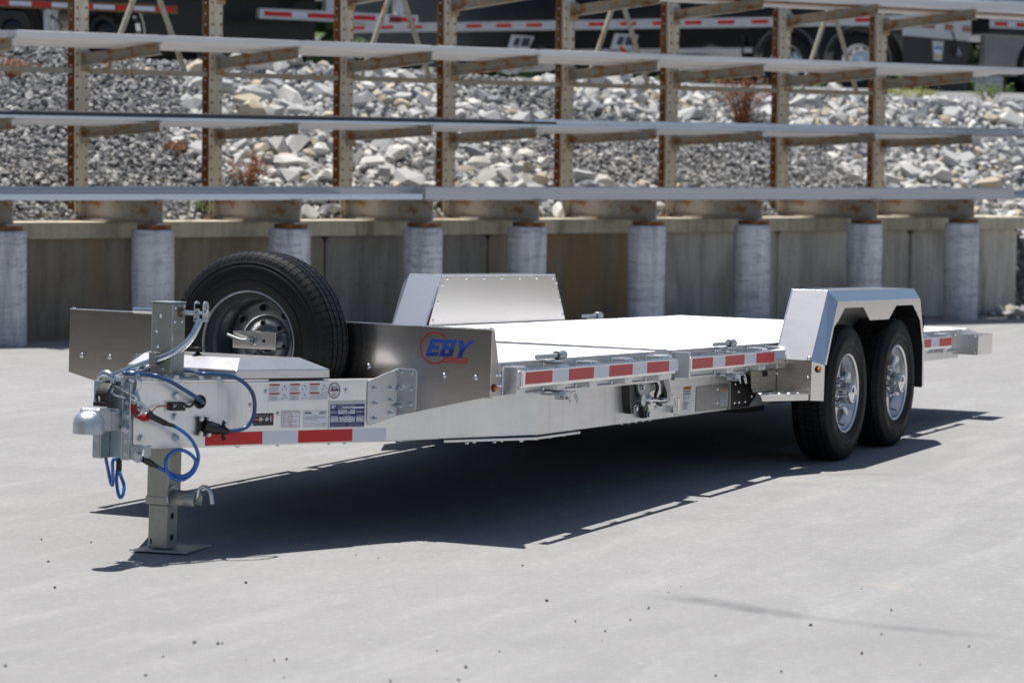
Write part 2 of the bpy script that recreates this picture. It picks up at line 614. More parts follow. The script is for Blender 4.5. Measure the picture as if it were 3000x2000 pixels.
# loose dark grit on the apron
HULLS = []
def make_hulls(k=44):
    r = np.random.default_rng(42)
    for i in range(k):
        n = int(r.integers(11, 19))
        p = r.normal(size=(n, 3))
        p /= np.linalg.norm(p, axis=1, keepdims=True)
        p = np.sign(p) * np.abs(p) ** .92
        p *= r.uniform(.82, 1.0, size=(n, 1))
        bm = bmesh.new()
        for q in p:
            bm.verts.new(q)
        h = bmesh.ops.convex_hull(bm, input=bm.verts)
        bmesh.ops.delete(bm, geom=list({e for e in h['geom_interior'] if isinstance(e, bmesh.types.BMVert)}), context='VERTS')
        bmesh.ops.triangulate(bm, faces=bm.faces[:])
        bm.verts.index_update()
        HULLS.append((np.array([v.co[:] for v in bm.verts]), np.array([[v.index for v in f.verts] for f in bm.faces])))
        bm.free()
make_hulls()
def stones_mesh(name, pos, size, sub, mats, mi=None, flat=.7, seed=1):
    """many angular stones in one mesh"""
    r = np.random.default_rng(seed)
    n = len(pos)
    pos = np.asarray(pos, float)
    size = np.asarray(size, float)
    pick = r.integers(0, len(HULLS), n)
    q = r.normal(size=(n, 4))
    q[:, 1:3] *= .4
    q /= np.linalg.norm(q, axis=1, keepdims=True)
    w, x, y, z = q.T
    Rm = np.stack([1 - 2 * (y * y + z * z), 2 * (x * y - z * w), 2 * (x * z + y * w), 2 * (x * y + z * w), 1 - 2 * (x * x + z * z), 2 * (y * z - x * w), 2 * (x * z - y * w), 2 * (y * z + x * w), 1 - 2 * (x * x + y * y)], -1).reshape(n, 3, 3)
    sc = np.stack([r.uniform(.8, 1.45, n), r.uniform(.75, 1.15, n), r.uniform(flat * .75, flat * 1.2, n)], -1)
    VV, FF, MM = [], [], []
    base = 0
    for k, (hv, hf) in enumerate(HULLS):
        id_ = np.nonzero(pick == k)[0]
        if not len(id_):
            continue
        V = hv[None] * sc[id_][:, None, :]
        V = np.einsum('nij,nkj->nki', Rm[id_], V) * size[id_][:, None, None] + pos[id_][:, None, :]
        F = hf[None] + (base + np.arange(len(id_)) * len(hv))[:, None, None]
        VV.append(V.reshape(-1, 3))
        FF.append(F.reshape(-1, 3))
        if mi is not None:
            MM.append(np.repeat(np.asarray(mi)[id_], len(hf)))
        base += len(id_) * len(hv)
    V = np.concatenate(VV)
    F = np.concatenate(FF)
    me = bpy.data.meshes.new(name)
    me.vertices.add(len(V))
    me.vertices.foreach_set("co", V.astype(np.float32).ravel())
    me.loops.add(F.size)
    me.loops.foreach_set("vertex_index", F.astype(np.int32).ravel())
    me.polygons.add(len(F))
    me.polygons.foreach_set("loop_start", np.arange(0, F.size, 3, dtype=np.int32))
    me.polygons.foreach_set("loop_total", np.full(len(F), 3, dtype=np.int32))
    me.polygons.foreach_set("use_smooth", np.zeros(len(F), dtype=bool))
    for m in mats:
        me.materials.append(m)
    if mi is not None:
        me.polygons.foreach_set("material_index", np.concatenate(MM).astype(np.int32))
    me.update(calc_edges=True)
    me.validate()
    return me

def stone_mat(name, c1, c2, c3):
    g = NT(name)
    oi = g.N.new("ShaderNodeNewGeometry")
    rnd = oi.outputs["Random Per Island"]
    n = g.noise(g.mapping(), 14, 4, .6)
    cr = g.N.new("ShaderNodeValToRGB")
    cr.color_ramp.elements[0].color = (*c1, 1)
    cr.color_ramp.elements[1].color = (*c3, 1)
    e = cr.color_ramp.elements.new(.5)
    e.color = (*c2, 1)
    g.link(rnd, cr.inputs[0])
    c = g.mix(g.ramp(n, .35, .7, 0, .35), cr.outputs[0], tuple(x * .6 for x in c1))
    g.col(c)
    g.rough(.9)
    g.b.inputs["Specular IOR Level"].default_value = .2
    g.bump(n, .2, .01)
    return g.m
M['grit'] = stone_mat('dark_grit', (.05, .05, .055), (.08, .08, .085), (.12, .11, .1))
M['gravel'] = stone_mat('grey_gravel', (.12, .125, .13), (.23, .23, .235), (.46, .45, .43))
M['rock'] = [stone_mat('pale_quarry_rock_%s' % k, *c) for k, c in (
    ('white', ((.52, .51, .49), (.60, .59, .57), (.68, .67, .64))),
    ('grey', ((.38, .385, .385), (.45, .45, .445), (.53, .525, .515))),
    ('buff', ((.46, .41, .33), (.52, .46, .37), (.55, .50, .42))),
    ('slate', ((.24, .25, .27), (.28, .29, .31), (.33, .33, .34))))]

def grit():
    spots = [(48, 798), (813, 751), (160, 958), (719, 920), (627, 992), (543, 1047), (291, 1053), (1555, 676), (2060, 355), (2295, 310), (1822, 465), (1607, 905), (1743, 1002), (1372, 1070), (1237, 1284), (936, 1303), (1607, 1200), (1182, 610)]
    pos = []
    C = Vector(_m.translation)
    px = [(1500 + u / 1.568, 1150 + v / 1.568) for u, v in spots]
    px += [(u / 1.568, 1250 + v / 1.568) for u, v in [(251, 741), (190, 521), (1129, 718), (1635, 594), (1001, 999), (1021, 998), (748, 1059), (1258, 1077), (1316, 1069), (668, 1143), (24, 1101), (892, 994), (1793, 1170), (2107, 1167), (2141, 1107), (517, 360), (1211, 186), (12, 303)]]
    sz = []
    for u, v in px:
        d = _f + _r * ((u - 1500) / 8400.5) - _u * ((v - 1000) / 8400.5)
        t = -C.z / d.z
        q = C + d * t
        pos.append((q.x, q.y, .004))
        sz.append(random.uniform(.0045, .0085))
    for _ in range(260):
        x = random.uniform(-7, 12)
        y = random.uniform(-7, 6)
        pos.append((x, y, .002))
        sz.append(random.uniform(.003, .0065))
    me = stones_mesh('scattered_grit', pos, sz, 1, [M['grit']], seed=3)
    tag(obj('scattered_grit', me), kind='stuff')
grit()

# ------------------------------------------------------------------ gravel bank and yard behind
def crest(s):
    return 2.60 - .018 * s
def bank_z(s, b):
    """height in the rack frame"""
    k = sstep(s, 12.85, 13.5)
    toe_b = 1.25 * (1 - k) + .3 * k
    toe_z = .97 * (1 - k) - .12 * k
    cz = crest(s)
    t = np.clip((b - toe_b) / (4.3 - toe_b), 0, 1)
    z = toe_z + (cz - toe_z) * (t * 1.12 - .12 * t * t)
    far = np.clip((b - 4.3) / 5.5, 0, 1)
    z = np.where(b > 4.3, cz + (2.64 - cz) * far, z)
    z = np.where(b > 9.8, 2.64 + .012 * (b - 9.8), z)
    z = z + .05 * np.sin(s * 2.1 + b * 1.3) * np.sin(b * 2.2 + s * .4) * (b < 5) * (b > 1.5)
    return z
def build_bank():
    ss = np.concatenate([np.array([-60, -30, -12]), np.arange(-6, 20, .22), np.array([22, 26, 34, 60])])
    bs = np.concatenate([np.arange(0.2, 5.2, .16), np.array([5.6, 6.2, 7, 8, 9, 9.8, 12, 16, 24, 40, 80])])
    SS, BB = np.meshgrid(ss, bs, indexing='ij')
    ZZ = bank_z(SS, BB)
    nz = rng.normal(scale=.006, size=ZZ.shape) * (BB < 5) - .012 * (BB < 5)
    ZZ = ZZ + nz
    k = sstep(SS, 12.85, 13.5)
    toe_b = 1.25 * (1 - k) + .3 * k
    ZZ = np.where(BB < toe_b - .02, -.4, ZZ)
    nx, ny = SS.shape
    vs = np.stack([SS, BB, ZZ], -1).reshape(-1, 3)
    idx = np.arange(nx * ny).reshape(nx, ny)
    fs = np.stack([idx[:-1, :-1], idx[1:, :-1], idx[1:, 1:], idx[:-1, 1:]], -1).reshape(-1, 4)
    me = bpy.data.meshes.new('gravel_bank')
    me.from_pydata(vs.tolist(), [], fs.tolist())
    g = NT('bank_gravel')
    v = g.mapping()
    n = g.noise(v, 1.2, 5, .6)
    n2 = g.voronoi(v, 26, 'F1', 1)
    sp = g.sep(n2)[0]
    c = g.mix(g.ramp(sp, 0, 1), (.10, .105, .115), (.33, .33, .335))
    c = g.mix(g.ramp(n, .55, .75, 0, .5), c, (.30, .24, .18, 1))
    g.col(c)
    g.rough(.95)
    g.bump(g.voronoi(v, 26, 'F1', 0), .8, .02)
    me.materials.append(g.m)
    o = obj('gravel_bank', me, mtx=RM)
    tag(o, kind='structure')
    return o
BANK = build_bank()

def bank_stones():
    # patches of large pale rock, by (s, b) centre and radius
    patches = [(3.9, 2.5, .9), (4.4, 1.9, 1.0), (5.3, 1.9, 1.2), (6.4, 1.9, 1.1), (4.8, 3.2, 1.25), (6.0, 3.3, 1.2), (7.1, 3.4, .75), (9.3, 3.9, .85), (10.2, 3.85, .8), (7.3, 1.55, .65), (8.1, 1.45, .45), (12.5, 2.0, 1.15), (13.5, 2.6, 1.5), (14.8, 2.2, 1.6), (13.8, 3.6, 1.0), (15.5, 3.2, 1.5), (12.3, 3.5, .75)]
    def inpatch(s, b):
        return max((1 - math.hypot((s - p[0]), (b - p[1]) * 1.1) / p[2] for p in patches))
    # individual rocks
    cells = {}
    rocks = []
    tries = 0
    while len(rocks) < 2300 and tries < 60000:
        tries += 1
        s = random.uniform(-.5, 17)
        b = random.uniform(1.35, 4.6)
        if s > 13.2:
            b = random.uniform(.6, 4.6)
        w = inpatch(s, b)
        if w < random.uniform(-.05, .18):
            continue
        r = random.choice((.04, .05, .055, .06, .07, .08, .09, .10, .125)) * random.uniform(.85, 1.25)
        key = (int(s / .2), int(b / .2))
        ok = True
        for i in (-1, 0, 1):
            for j in (-1, 0, 1):
                for (s2, b2, r2) in cells.get((key[0] + i, key[1] + j), ()):
                    if math.hypot(s - s2, (b - b2) * 1.15) < (r + r2) * .72:
                        ok = False
        if not ok:
            continue
        cells.setdefault(key, []).append((s, b, r))
        rocks.append((s, b, r))
    # shares one small library of shapes
    lib = []
    for k in range(24):
        mk = [0, 0, 0, 1, 1, 1, 1, 2, 3][k % 9]
        me = stones_mesh('rock', [(0, 0, 0)], [1.15], 2, [M['rock'][mk]], seed=100 + k, flat=.85)
        lib.append(me)
    rocks.sort(key=lambda q: -q[2] / (1 + .03 * q[0]))
    for s, b, r in rocks[:300]:
        o = bpy.data.objects.new('rock', random.choice(lib))
        COL.objects.link(o)
        o.parent = BANK
        z = float(bank_z(np.float64(s), np.float64(b)))
        o.location = (s, b, z + r * .30)
        o.rotation_euler = (random.uniform(-.5, .5), random.uniform(-.5, .5), random.uniform(0, 6.3))
        o.scale = (r * random.uniform(1.0, 1.35), r * random.uniform(.85, 1.15), r * random.uniform(.85, 1.15))
    rest = rocks[300:] + [(random.uniform(-1, 17), random.uniform(1.35, 4.6), random.uniform(.016, .042)) for _ in range(2600)]
    pos = [(s, b, float(bank_z(np.float64(s), np.float64(b))) + r * .25) for s, b, r in rest]
    mi = np.array([random.choice((0, 0, 0, 1, 1, 1, 2, 3)) for _ in rest])
    me = stones_mesh('smaller_rocks', pos, [r * 1.15 for _, _, r in rest], 2, M['rock'], mi, flat=.8, seed=11)
    o = obj('smaller_rocks', me, BANK)
    tag(o, kind='stuff')
    # gravel
    n = 62000
    s = rng.uniform(-2.0, 17, n)
    b = rng.uniform(1.27, 4.9, n)
    s2 = rng.uniform(12.85, 17, 7000)
    b2 = .3 + rng.uniform(0, 1, 7000) * .95 + np.clip((13.5 - s2) / .65, 0, 1) * .9
    s, b, n = np.concatenate([s, s2]), np.concatenate([b, b2]), n + 7000
    z = bank_z(s, b)
    r = rng.gamma(4, .0050, n) + .008
    m = r > .05
    r[m] *= .8
    me = stones_mesh('loose_gravel', np.stack([s, b, z + r * .35], -1), r, 1, [M['gravel']], seed=5, flat=.8)
    o = obj('loose_gravel', me, BANK)
    tag(o, kind='stuff')
    # grit and rubble at the foot of the wall's right end
    n = 420
    s = rng.uniform(11.9, 16.5, n)
    b = rng.uniform(-.1, .75, n)
    z = np.zeros(n) - .075
    r = rng.gamma(3, .011, n) + .008
    me = stones_mesh('toe_rubble', np.stack([s, b, z + r * .4], -1), r, 1, M['rock'], rng.integers(0, 4, n), seed=9)
    o = obj('toe_rubble', me, BANK)
    tag(o, kind='stuff')
bank_stones()

# ------------------------------------------------------------------ dry weeds on the bank
def leaf_mat(name, c):
    g = NT(name)
    oi = g.N.new("ShaderNodeNewGeometry")
    g.col(g.mix(oi.outputs["Random Per Island"], tuple(x * .6 for x in c), tuple(min(1, x * 1.5) for x in c)))
    g.rough(.8)
    return g.m
M['weed_dry'] = leaf_mat('dry_russet_weed', (.20, .075, .03))
M['weed_green'] = leaf_mat('green_weed', (.10, .14, .03))
M['weed_yellow'] = leaf_mat('yellow_green_weed', (.22, .24, .04))
def weed(name, s, b, h, w, m, n, label, group=None, z0=None):
    z = float(bank_z(np.float64(s), np.float64(b))) if z0 is None else z0
    root = empty(name, RM @ Vector((s, b, z - .02)))
    root.rotation_euler = RM.to_euler()
    stem = MB()
    lf = MB()
    for k in range(n):
        a = random.uniform(0, 2 * PI)
        e = random.uniform(.15, 1)
        tip = Vector((math.cos(a) * w * e, math.sin(a) * w * e, h * random.uniform(.6, 1.05) * (1 - .35 * e)))
        mid = tip * .5 + Vector((0, 0, h * .12))
        pts = [Vector((0, 0, 0)), mid, tip]
        stem.tube([Vector((random.uniform(-1, 1) * w * .15, random.uniform(-1, 1) * w * .15, 0)), mid, tip], [.004, .003, .0015], 4)
        for q in range(16):
            t = random.uniform(.3, 1)
            p = mid.lerp(tip, (t - .3) / .7) + Vector((random.gauss(0, .02), random.gauss(0, .02), random.gauss(0, .02)))
            d = Vector((random.gauss(0, 1), random.gauss(0, 1), random.gauss(.3, 1))).normalized() * random.uniform(.018, .045)
            e2 = d.orthogonal().normalized() * random.uniform(.005, .010)
            lf.add([p, p + d * .5 + e2, p + d, p + d * .5 - e2], [(0, 1, 2, 3)])
    stem.build('stems', m, root)
    o = lf.build('leaves', m, root)
    tag(root, label, 'weed', group)
weed('dry_weed', 3.30, 1.75, .46, .24, M['weed_dry'], 30, 'tall russet dry weed at the foot of the bank, beside the second rack post')
weed('dry_weed', 2.85, 2.35, .20, .16, M['weed_dry'], 16, 'short russet dry weed in dark gravel between the first two rack posts')
weed('dry_weed', 10.85, 3.3, .85, .42, M['weed_dry'], 70, 'large russet dry bush on top of the bank behind the seventh rack post')
weed('dry_weed', 11.9, 2.9, .30, .5, M['weed_dry'], 34, 'low spreading russet weed between the last two rack posts')
weed('dry_weed', 7.0, 1.75, .34, .14, M['weed_dry'], 8, 'thin bare reddish weed among pale rocks near the fifth rack post')
weed('dry_weed', 1.75, 3.7, .26, .38, M['weed_dry'], 30, 'brown weed clump in shade at the far left of the bank')
weed('green_weed', 2.55, 1.38, .16, .07, M['weed_green'], 8, 'small green weed behind the wall cap by the second rack post')
weed('green_weed', 9.35, 1.36, .10, .06, M['weed_yellow'], 6, 'tiny yellow green weed behind the wall cap right of the sixth post')
for k, (s, b, h, w, m, lb) in enumerate([
        (15.0, 5.2, .22, .38, 'weed_yellow', 'bright yellow green weed patch on the bank crest beside the black mudflap'),
        (15.8, 5.4, .2, .34, 'weed_yellow', 'yellow green tuft on the bank crest under the mudflap middle'),
        (17.0, 5.4, .36, .40, 'weed_green', 'dark green weed clump on the crest before the right end of the mudflap'),
        (12.9, 4.8, .26, .24, 'weed_green', 'green weed on the crest in front of the silver hopper trailer wheels')]):
    weed('green_weed', s, b, h, w, M[m], 34, lb)

# ------------------------------------------------------------------ retaining wall
def retaining_wall():
    root = empty('retaining_wall')
    root.matrix_world = RM
    x = -6.0
    ws = [1.95, 1.9, 1.86, 1.9, 1.92, 1.88, 1.9, 1.85, 1.93, 1.85]
    k = 0
    tone = [1, 0, 1, 1, 2, 0, 1, 3, 3, 3]
    while x < 12.7:
        w = min(ws[k % 10], 12.75 - x)
        if w < .3:
            break
        mb = MB()
        fn = lambda u, v, q: (u, q, v)
        r = .06
        x0, x1, z0, z1 = x + .012, x + w - .012, -.5, .86
        pts = [(x0, z0), (x1, z0), (x1, z1 - r), (x1 - r * .3, z1 - r * .3), (x1 - r, z1), (x0 + r, z1), (x0 + r * .3, z1 - r * .3), (x0, z1 - r)]
        off = [0, .012, -.008, .006, -.01][k % 5]
        mb.prism(pts, .78 + off, 1.15, fn)
        o = mb.build('concrete_panel', M['wall'][tone[k % 10]], root, bevel=.012)
        x += w
        k += 1
    back = MB().box(-6, 12.7, 1.152, 1.22, -.5, .85)
    back.build('backing_slab', M['wall'][0], root)
    x = -6.0
    k = 0
    for L in (4.6, 4.5, 4.7, 4.95):
        cb = MB().box(x + .004, x + L - .004, .62 + .004 * (k % 2), 1.62, .862, 1.0)
        cb.build('cap_beam', M['cap'], root, bevel=.012)
        x += L
        k += 1
    tag(root, 'stained concrete retaining wall with a cap beam behind the round pillars', 'wall', None, 'thing')
retaining_wall()

# ------------------------------------------------------------------ cantilever rack
PX = [1.31, 2.70, 4.145, 5.35, 6.81, 8.18, 9.73, 11.15]
PXALL = [-1.5, -.1] + PX
def ibeam(mb, x, b0, b1, z0b, z1b, h, w, tw=.008, tf=.010, z0e=None):
    """I-beam along b; tops at z0b (b0) and z1b (b1)"""
    def seg(xa, xb, da, db):
        vs = []
        for b, zt in ((b0, z0b), (b1, z1b)):
            vs += [(xa, b, zt - da), (xb, b, zt - da), (xb, b, zt - db), (xa, b, zt - db)]
        mb.add(vs, [(0, 1, 2, 3), (7, 6, 5, 4), (0, 4, 5, 1), (1, 5, 6, 2), (2, 6, 7, 3), (3, 7, 4, 0)])
    seg(x - w / 2, x + w / 2, 0, tf)
    seg(x - w / 2, x + w / 2, h - tf, h)
    seg(x - tw / 2, x + tw / 2, tf - .001, h - tf + .001)
def rack():
    root = empty('cantilever_rack')
    root.matrix_world = RM
    # post: wide flange section with a row of punched holes
    def post_mesh():
        w, d, tf, tw = .135, .14, .010, .008
        mb = MB()
        H = 4.3
        z0 = 1.0
        for (y0, y1, mi) in ((0, tf, 0), (d - tf, d, 1)):
            mb.box(-w / 2, w / 2, y0, y1, z0, z0 + H, mi)
        mb.box(-tw / 2, tw / 2, tf - .001, d - tf + .001, z0, z0 + H, 0)
        me = mb.mesh('post', [M['rack_post'], M['rack_flange']])
        hl = MB()
        n = int(H / .102)
        for i in range(n):
            z = z0 + .06 + i * .102
            for x in (-.045, .045):
                hl.cyl((x, -.0015, z), (x, .004, z), .012, 8, smooth=False)
            hl.cyl((-.04, d - tf - .0015, z), (-.04, d - tf + .004, z), .011, 8, smooth=False, mi=1)
        return me, hl.mesh('bolt_hole', [M['rust_bar'], M['bar_grey']])
    pm, hm = post_mesh()
    base = MB().box(-.13, .13, -.05, .19, 1.001, 1.014).mesh('base_plate', M['rack_flange'])
    for i, x in enumerate(PXALL):
        p = obj('post', pm, root)
        p.location = (x - .04, 1.30, 0)
        q = obj('bolt_hole', hm, p)
        obj('base_plate', base, p)
    def arm(mesh_z, name, h, w, m, tip, tipz, rootz, root_b=1.298):
        mb = MB()
        ibeam(mb, 0, tip, root_b, tipz, rootz, h, w)
        # gusset / end plate at the post
        mb.box(-.045, .045, root_b - .012, root_b - .001, rootz - h - .05, rootz + .03)
        return mb.mesh(name, m)
    tiers = [('arm', .098, .055, M['rack_arm'], -.05, 1.893, 1.835), ('arm', .105, .055, M['rack_arm'], -.05, 2.565, 2.49), ('arm', .105, .055, M['rack_arm'], -.05, 3.215, 3.13)]
    for (nm, h, w, m, tip, tz, rz) in tiers:
        me = arm(0, nm, h, w, m, tip, tz, rz)
        for x in PXALL:
            o = obj(nm, me, root)
            o.location = (x + random.uniform(-.008, .008), random.uniform(-.012, .012), random.uniform(-.006, .006))
    mb = MB()
    ibeam(mb, 0, -.09, 1.298, 1.205, 1.215, .205, .11, .010, .013)
    mb.box(-.05, .05, 1.288, 1.297, 1.0, 1.25)
    me = mb.mesh('base_beam', M['rack_beam'])
    for x in PXALL:
        o = obj('base_beam', me, root)
        o.location = (x, random.uniform(-.02, .02), 0)
    # horizontal tie and A braces behind
    xs = PXALL
    for i in range(len(xs) - 1):
        mb = MB()
        mb.box(xs[i] + .03, xs[i + 1] - .10, 1.36, 1.41, 2.315, 2.362)
        mb.build('tie_bar', M['rack_brace'], root)
        if i % 2 == 0:
            mid = (xs[i] + xs[i + 1]) / 2 - .03
            for sgn in (-1, 1):
                b = MB()
                b.tube([(mid + sgn * .40, 1.385, 2.36), (mid + sgn * .03, 1.385, 3.25)], .026, 10)
                b.build('brace', M['rack_brace'], root)
    tag(root, 'rusty cream steel cantilever rack of posts and arms loaded with aluminium stock', 'rack')
rack()

# ------------------------------------------------------------------ concrete pillars under the rack
def pillars():
    words = ['leftmost pillar, cut by the picture edge', 'second pillar from the left, behind the spare wheel and jack', 'third pillar from the left, right behind the spare tyre', 'fourth pillar, left of the far fender, chipped cap', 'fifth pillar, standing right behind the far fender', 'sixth pillar, dark blotched top, behind the bare deck', 'seventh pillar with a dark stain, behind the deck end', 'eighth pillar, right behind the near fender', 'rightmost pillar at the end of the wall']
    for i, x in enumerate(PXALL[1:]):
        mb = MB()
        n = 28
        prof = []
        zs = [-.45, -.2, 0, .2, .4, .6, .8, .93, .955]
        for z in zs:
            prof.append((.185 + random.uniform(-.003, .003) - (.012 if z > .94 else 0), z))
        prof.append((0.0, .958))
        mb.lathe(prof, n)
        o = mb.build('pillar', M['pillar'])
        ra = random.uniform(0, 6)
        o.matrix_world = RM @ Matrix.Translation((x - .01, .06, 0)) @ Matrix.Rotation(ra, 4, 'Z')
        tag(o, 'round pale concrete ' + words[i], 'pillar', 'concrete pillars under the rack', 'thing')
        pl = MB().box(-.10, .10, -.14, .10, .958, .998)
        q = pl.build('bearing_plate', M['rack_flange'], o)
        q.matrix_local = Matrix.Rotation(-ra, 4, 'Z')
pillars()

# ------------------------------------------------------------------ stock lying on the rack
def stock():
    n = [0]
    def bar(x0, x1, b0, w, z, h, m, label, chan=False, dz=0.0):
        mb = MB()
        if chan:
            t = .006
            mb.box(x0, x1, b0, b0 + t, z, z + h)
            mb.box(x0, x1, b0 + t, b0 + w, z, z + t)
            mb.box(x0, x1, b0 + t, b0 + w, z + h - t, z + h)
        else:
            mb.box(x0, x1, b0, b0 + w, z, z + h)
        if dz:
            mb.v = [(a, b, c + dz * (a - x0) / (x1 - x0)) for a, b, c in mb.v]
        o = mb.build('stock_bar', M[m], bevel=.004)
        o.matrix_world = RM
        tag(o, label, 'bar', 'stock bars on the rack')
    # bottom tier (top of base beams 1.21)
    bar(-5, 4.05, -.06, .06, 1.208, .055, 'bar_blue', 'bright thin bar on the lowest tier left end, nearest the front', dz=.006)
    bar(-5, 3.2, .03, .12, 1.208, .085, 'bar_alu', 'pale flat bar on the lowest tier, behind the thin bright one')
    bar(-4.6, 5.6, .2, .16, 1.209, .112, 'bar_alu', 'long pale tube on the lowest tier left half, tallest of its bundle')
    bar(4.07, 11.78, -.075, .17, 1.209, .118, 'bar_grey', 'long thick grey box beam on the lowest tier right half')
    bar(5.0, 13.9, .13, .10, 1.21, .05, 'bar_blue', 'bright thin bar sticking out past the box beam, lower of two')
    bar(5.7, 13.5, .25, .10, 1.21, .085, 'bar_alu', 'white bar sticking out past the box beam, upper of two', dz=-.002)
    bar(1.0, 11.0, .42, .14, 1.212, .11, 'bar_alu', 'pale tube at the back of the lowest tier')
    # second tier (arm tops 1.89 at the tip, sagging to 1.835 at the post)
    bar(-5, 12.05, -.03, .05, 1.894, .028, 'bar_blue', 'blue grey flat bar along the front of the second tier', dz=-.0)
    bar(-5, 1.35, -.02, .045, 1.923, .03, 'bar_brown', 'short dark brown bar at the left on the second tier')
    bar(-.2, 5.6, -.035, .05, 1.924, .022, 'bar_dark', 'thin black strip on the second tier in its left half')
    bar(-5, 5.25, .02, .06, 1.9, .062, 'bar_brown', 'tarnished brown tube along the left half of the second tier')
    bar(5.35, 11.95, -.03, .08, 1.924, .045, 'bar_blue', 'sky blue shiny flat bar over the right half of the second tier')
    bar(6.5, 15.4, .06, .035, 1.895, .025, 'bar_dark', 'thin dark rod of the second tier drooping past the right end', dz=-.02)
    for k, (b0, x0, x1) in enumerate(((.16, -4, 11.9), (.36, -4.5, 12.0), (.56, -4, 11.6), (.80, -3, 11.9))):
        bar(x0, x1, b0, .15, 1.875 - .04 * b0, .03, 'bar_alu', ['pale flat bar second from the front on the second tier', 'pale flat bar in the middle of the second tier', 'pale flat bar third from the post on the second tier', 'pale flat bar against the posts on the second tier'][k])
    # third tier
    for k, (b0, x0, x1, w, h) in enumerate(((-.04, -.05, 12.2, .16, .055), (.15, -5, 12.12, .15, .065), (.33, -4, 11.9, .17, .06), (.54, -5, 12.0, .16, .05), (.76, -4, 12.0, .2, .05))):
        bar(x0, x1, b0, w, 2.566 - .052 * max(0, b0), h, 'bar_alu', ['pale tube along the front edge of the third tier', 'pale tube second from the front on the third tier', 'pale tube in the middle of the third tier', 'pale flat tube fourth from the front on the third tier', 'wide pale tube against the posts on the third tier'][k])
    # fourth tier
    bar(3.5, 15.5, .30, .10, 3.2, .10, 'rust_bar', 'rust red bar on the top tier behind the pale tubes')
    bar(6.4, 15.5, -.02, .14, 3.217, .085, 'bar_alu', 'pale tube along the front edge of the top tier')
    bar(5.2, 15.5, .13, .15, 3.212, .14, 'bar_blue', 'bright sky lit tube on the top tier, second from the front')
    bar(2.4, 15.0, .46, .3, 3.18, .09, 'bar_alu', 'wide pale tube at the back of the top tier')
stock()

# ------------------------------------------------------------------ trailers parked in the yard above the bank
def place_yard(name, s, b, z, ang):
    """local x runs along the vehicle, local -y is the side turned to the rack"""
    o = empty(name)
    o.matrix_world = RM @ Matrix.Translation((s, b, z)) @ Matrix.Rotation(R(ang), 4, 'Z')
    return o
def tape_row(parent, x0, x1, y, z, h=.05, red=.30, white=.2):
    x = x0
    k = 0
    while x < x1:
        L = red if k % 2 == 0 else white
        MB().box(x, min(x1, x + L), y - .003, y, z - h / 2, z + h / 2).build('reflective_tape', M['tape_red'] if k % 2 == 0 else M['tape_white'], parent)
        x += L
        k += 1
def big_wheel(parent, x, y, r=.46, w=.26, rm='rim_alu'):
    e = empty('wheel', (x, y, r), (R(90), 0, 0), parent)
    MB().lathe([(.28, w / 2 - .02), (.34, w / 2), (r - .06, w / 2), (r - .015, w / 2 - .03), (r, w / 2 - .06), (r, -w / 2 + .06), (r - .06, -w / 2), (.28, -w / 2)], 40).build('tyre', M['rubber'], e)
    rim = MB().lathe([(.285, w / 2 - .02), (.27, w / 2 - .03), (.25, w / 2 - .08), (.20, w / 2 - .12), (.12, w / 2 - .12), (.12, w / 2 - .02), (.09, w / 2), (0, w / 2)], 36)
    rim.build('rim', M[rm], e)
    hl = MB()
    for k in range(10):
        a = 2 * PI * k / 10
        hl.cyl((.225 * math.cos(a), .225 * math.sin(a), w / 2 - .115), (.225 * math.cos(a), .225 * math.sin(a), w / 2 - .095), .030, 10)
    tag(hl.build('vent_hole', M['darkvoid'], e), kind='stuff')
    return e
def half_fender(parent, x, y0, y1, zc, r, m):
    mb = MB()
    n = 18
    vs = []
    for i in range(n + 1):
        t = PI * (-.04 + 1.08 * i / n)
        for rr in (r, r - .012):
            for y in (y0, y1):
                vs.append((x + rr * math.cos(t), y, zc + rr * math.sin(t)))
    fs = []
    for i in range(n):
        a = i * 4
        b = a + 4
        fs += [(a, b, b + 1, a + 1), (a + 2, a + 3, b + 3, b + 2), (a, a + 2, b + 2, b), (a + 1, b + 1, b + 3, a + 3)]
    mb.add(vs, fs, 0, False)
    return mb.build('fender', m, parent)

M['rim_shaded'] = mat('rim_darkened_for_shade', (.03, .03, .032), .35, .5)  # shade on the left trailer's rims, put into their colour
M['truck_black'] = mat('black_trailer_paint', (.012, .012, .014), .3, noise=.2)
M['truck_dark'] = mat('dark_polished_hopper_skin', (.075, .08, .09), .22, .8, noise=.15, nscale=2)
M['truck_white'] = mat('white_trailer_paint', (.62, .62, .60), .4, noise=.06)
M['mudflap'] = mat('black_mudflap_rubber', (.016, .016, .018), .6, noise=.15)
M['plate_blue'] = mat('blue_plate_print', (.12, .2, .45), .4)
M['plate_yellow'] = mat('yellow_plate_print', (.6, .42, .08), .4)

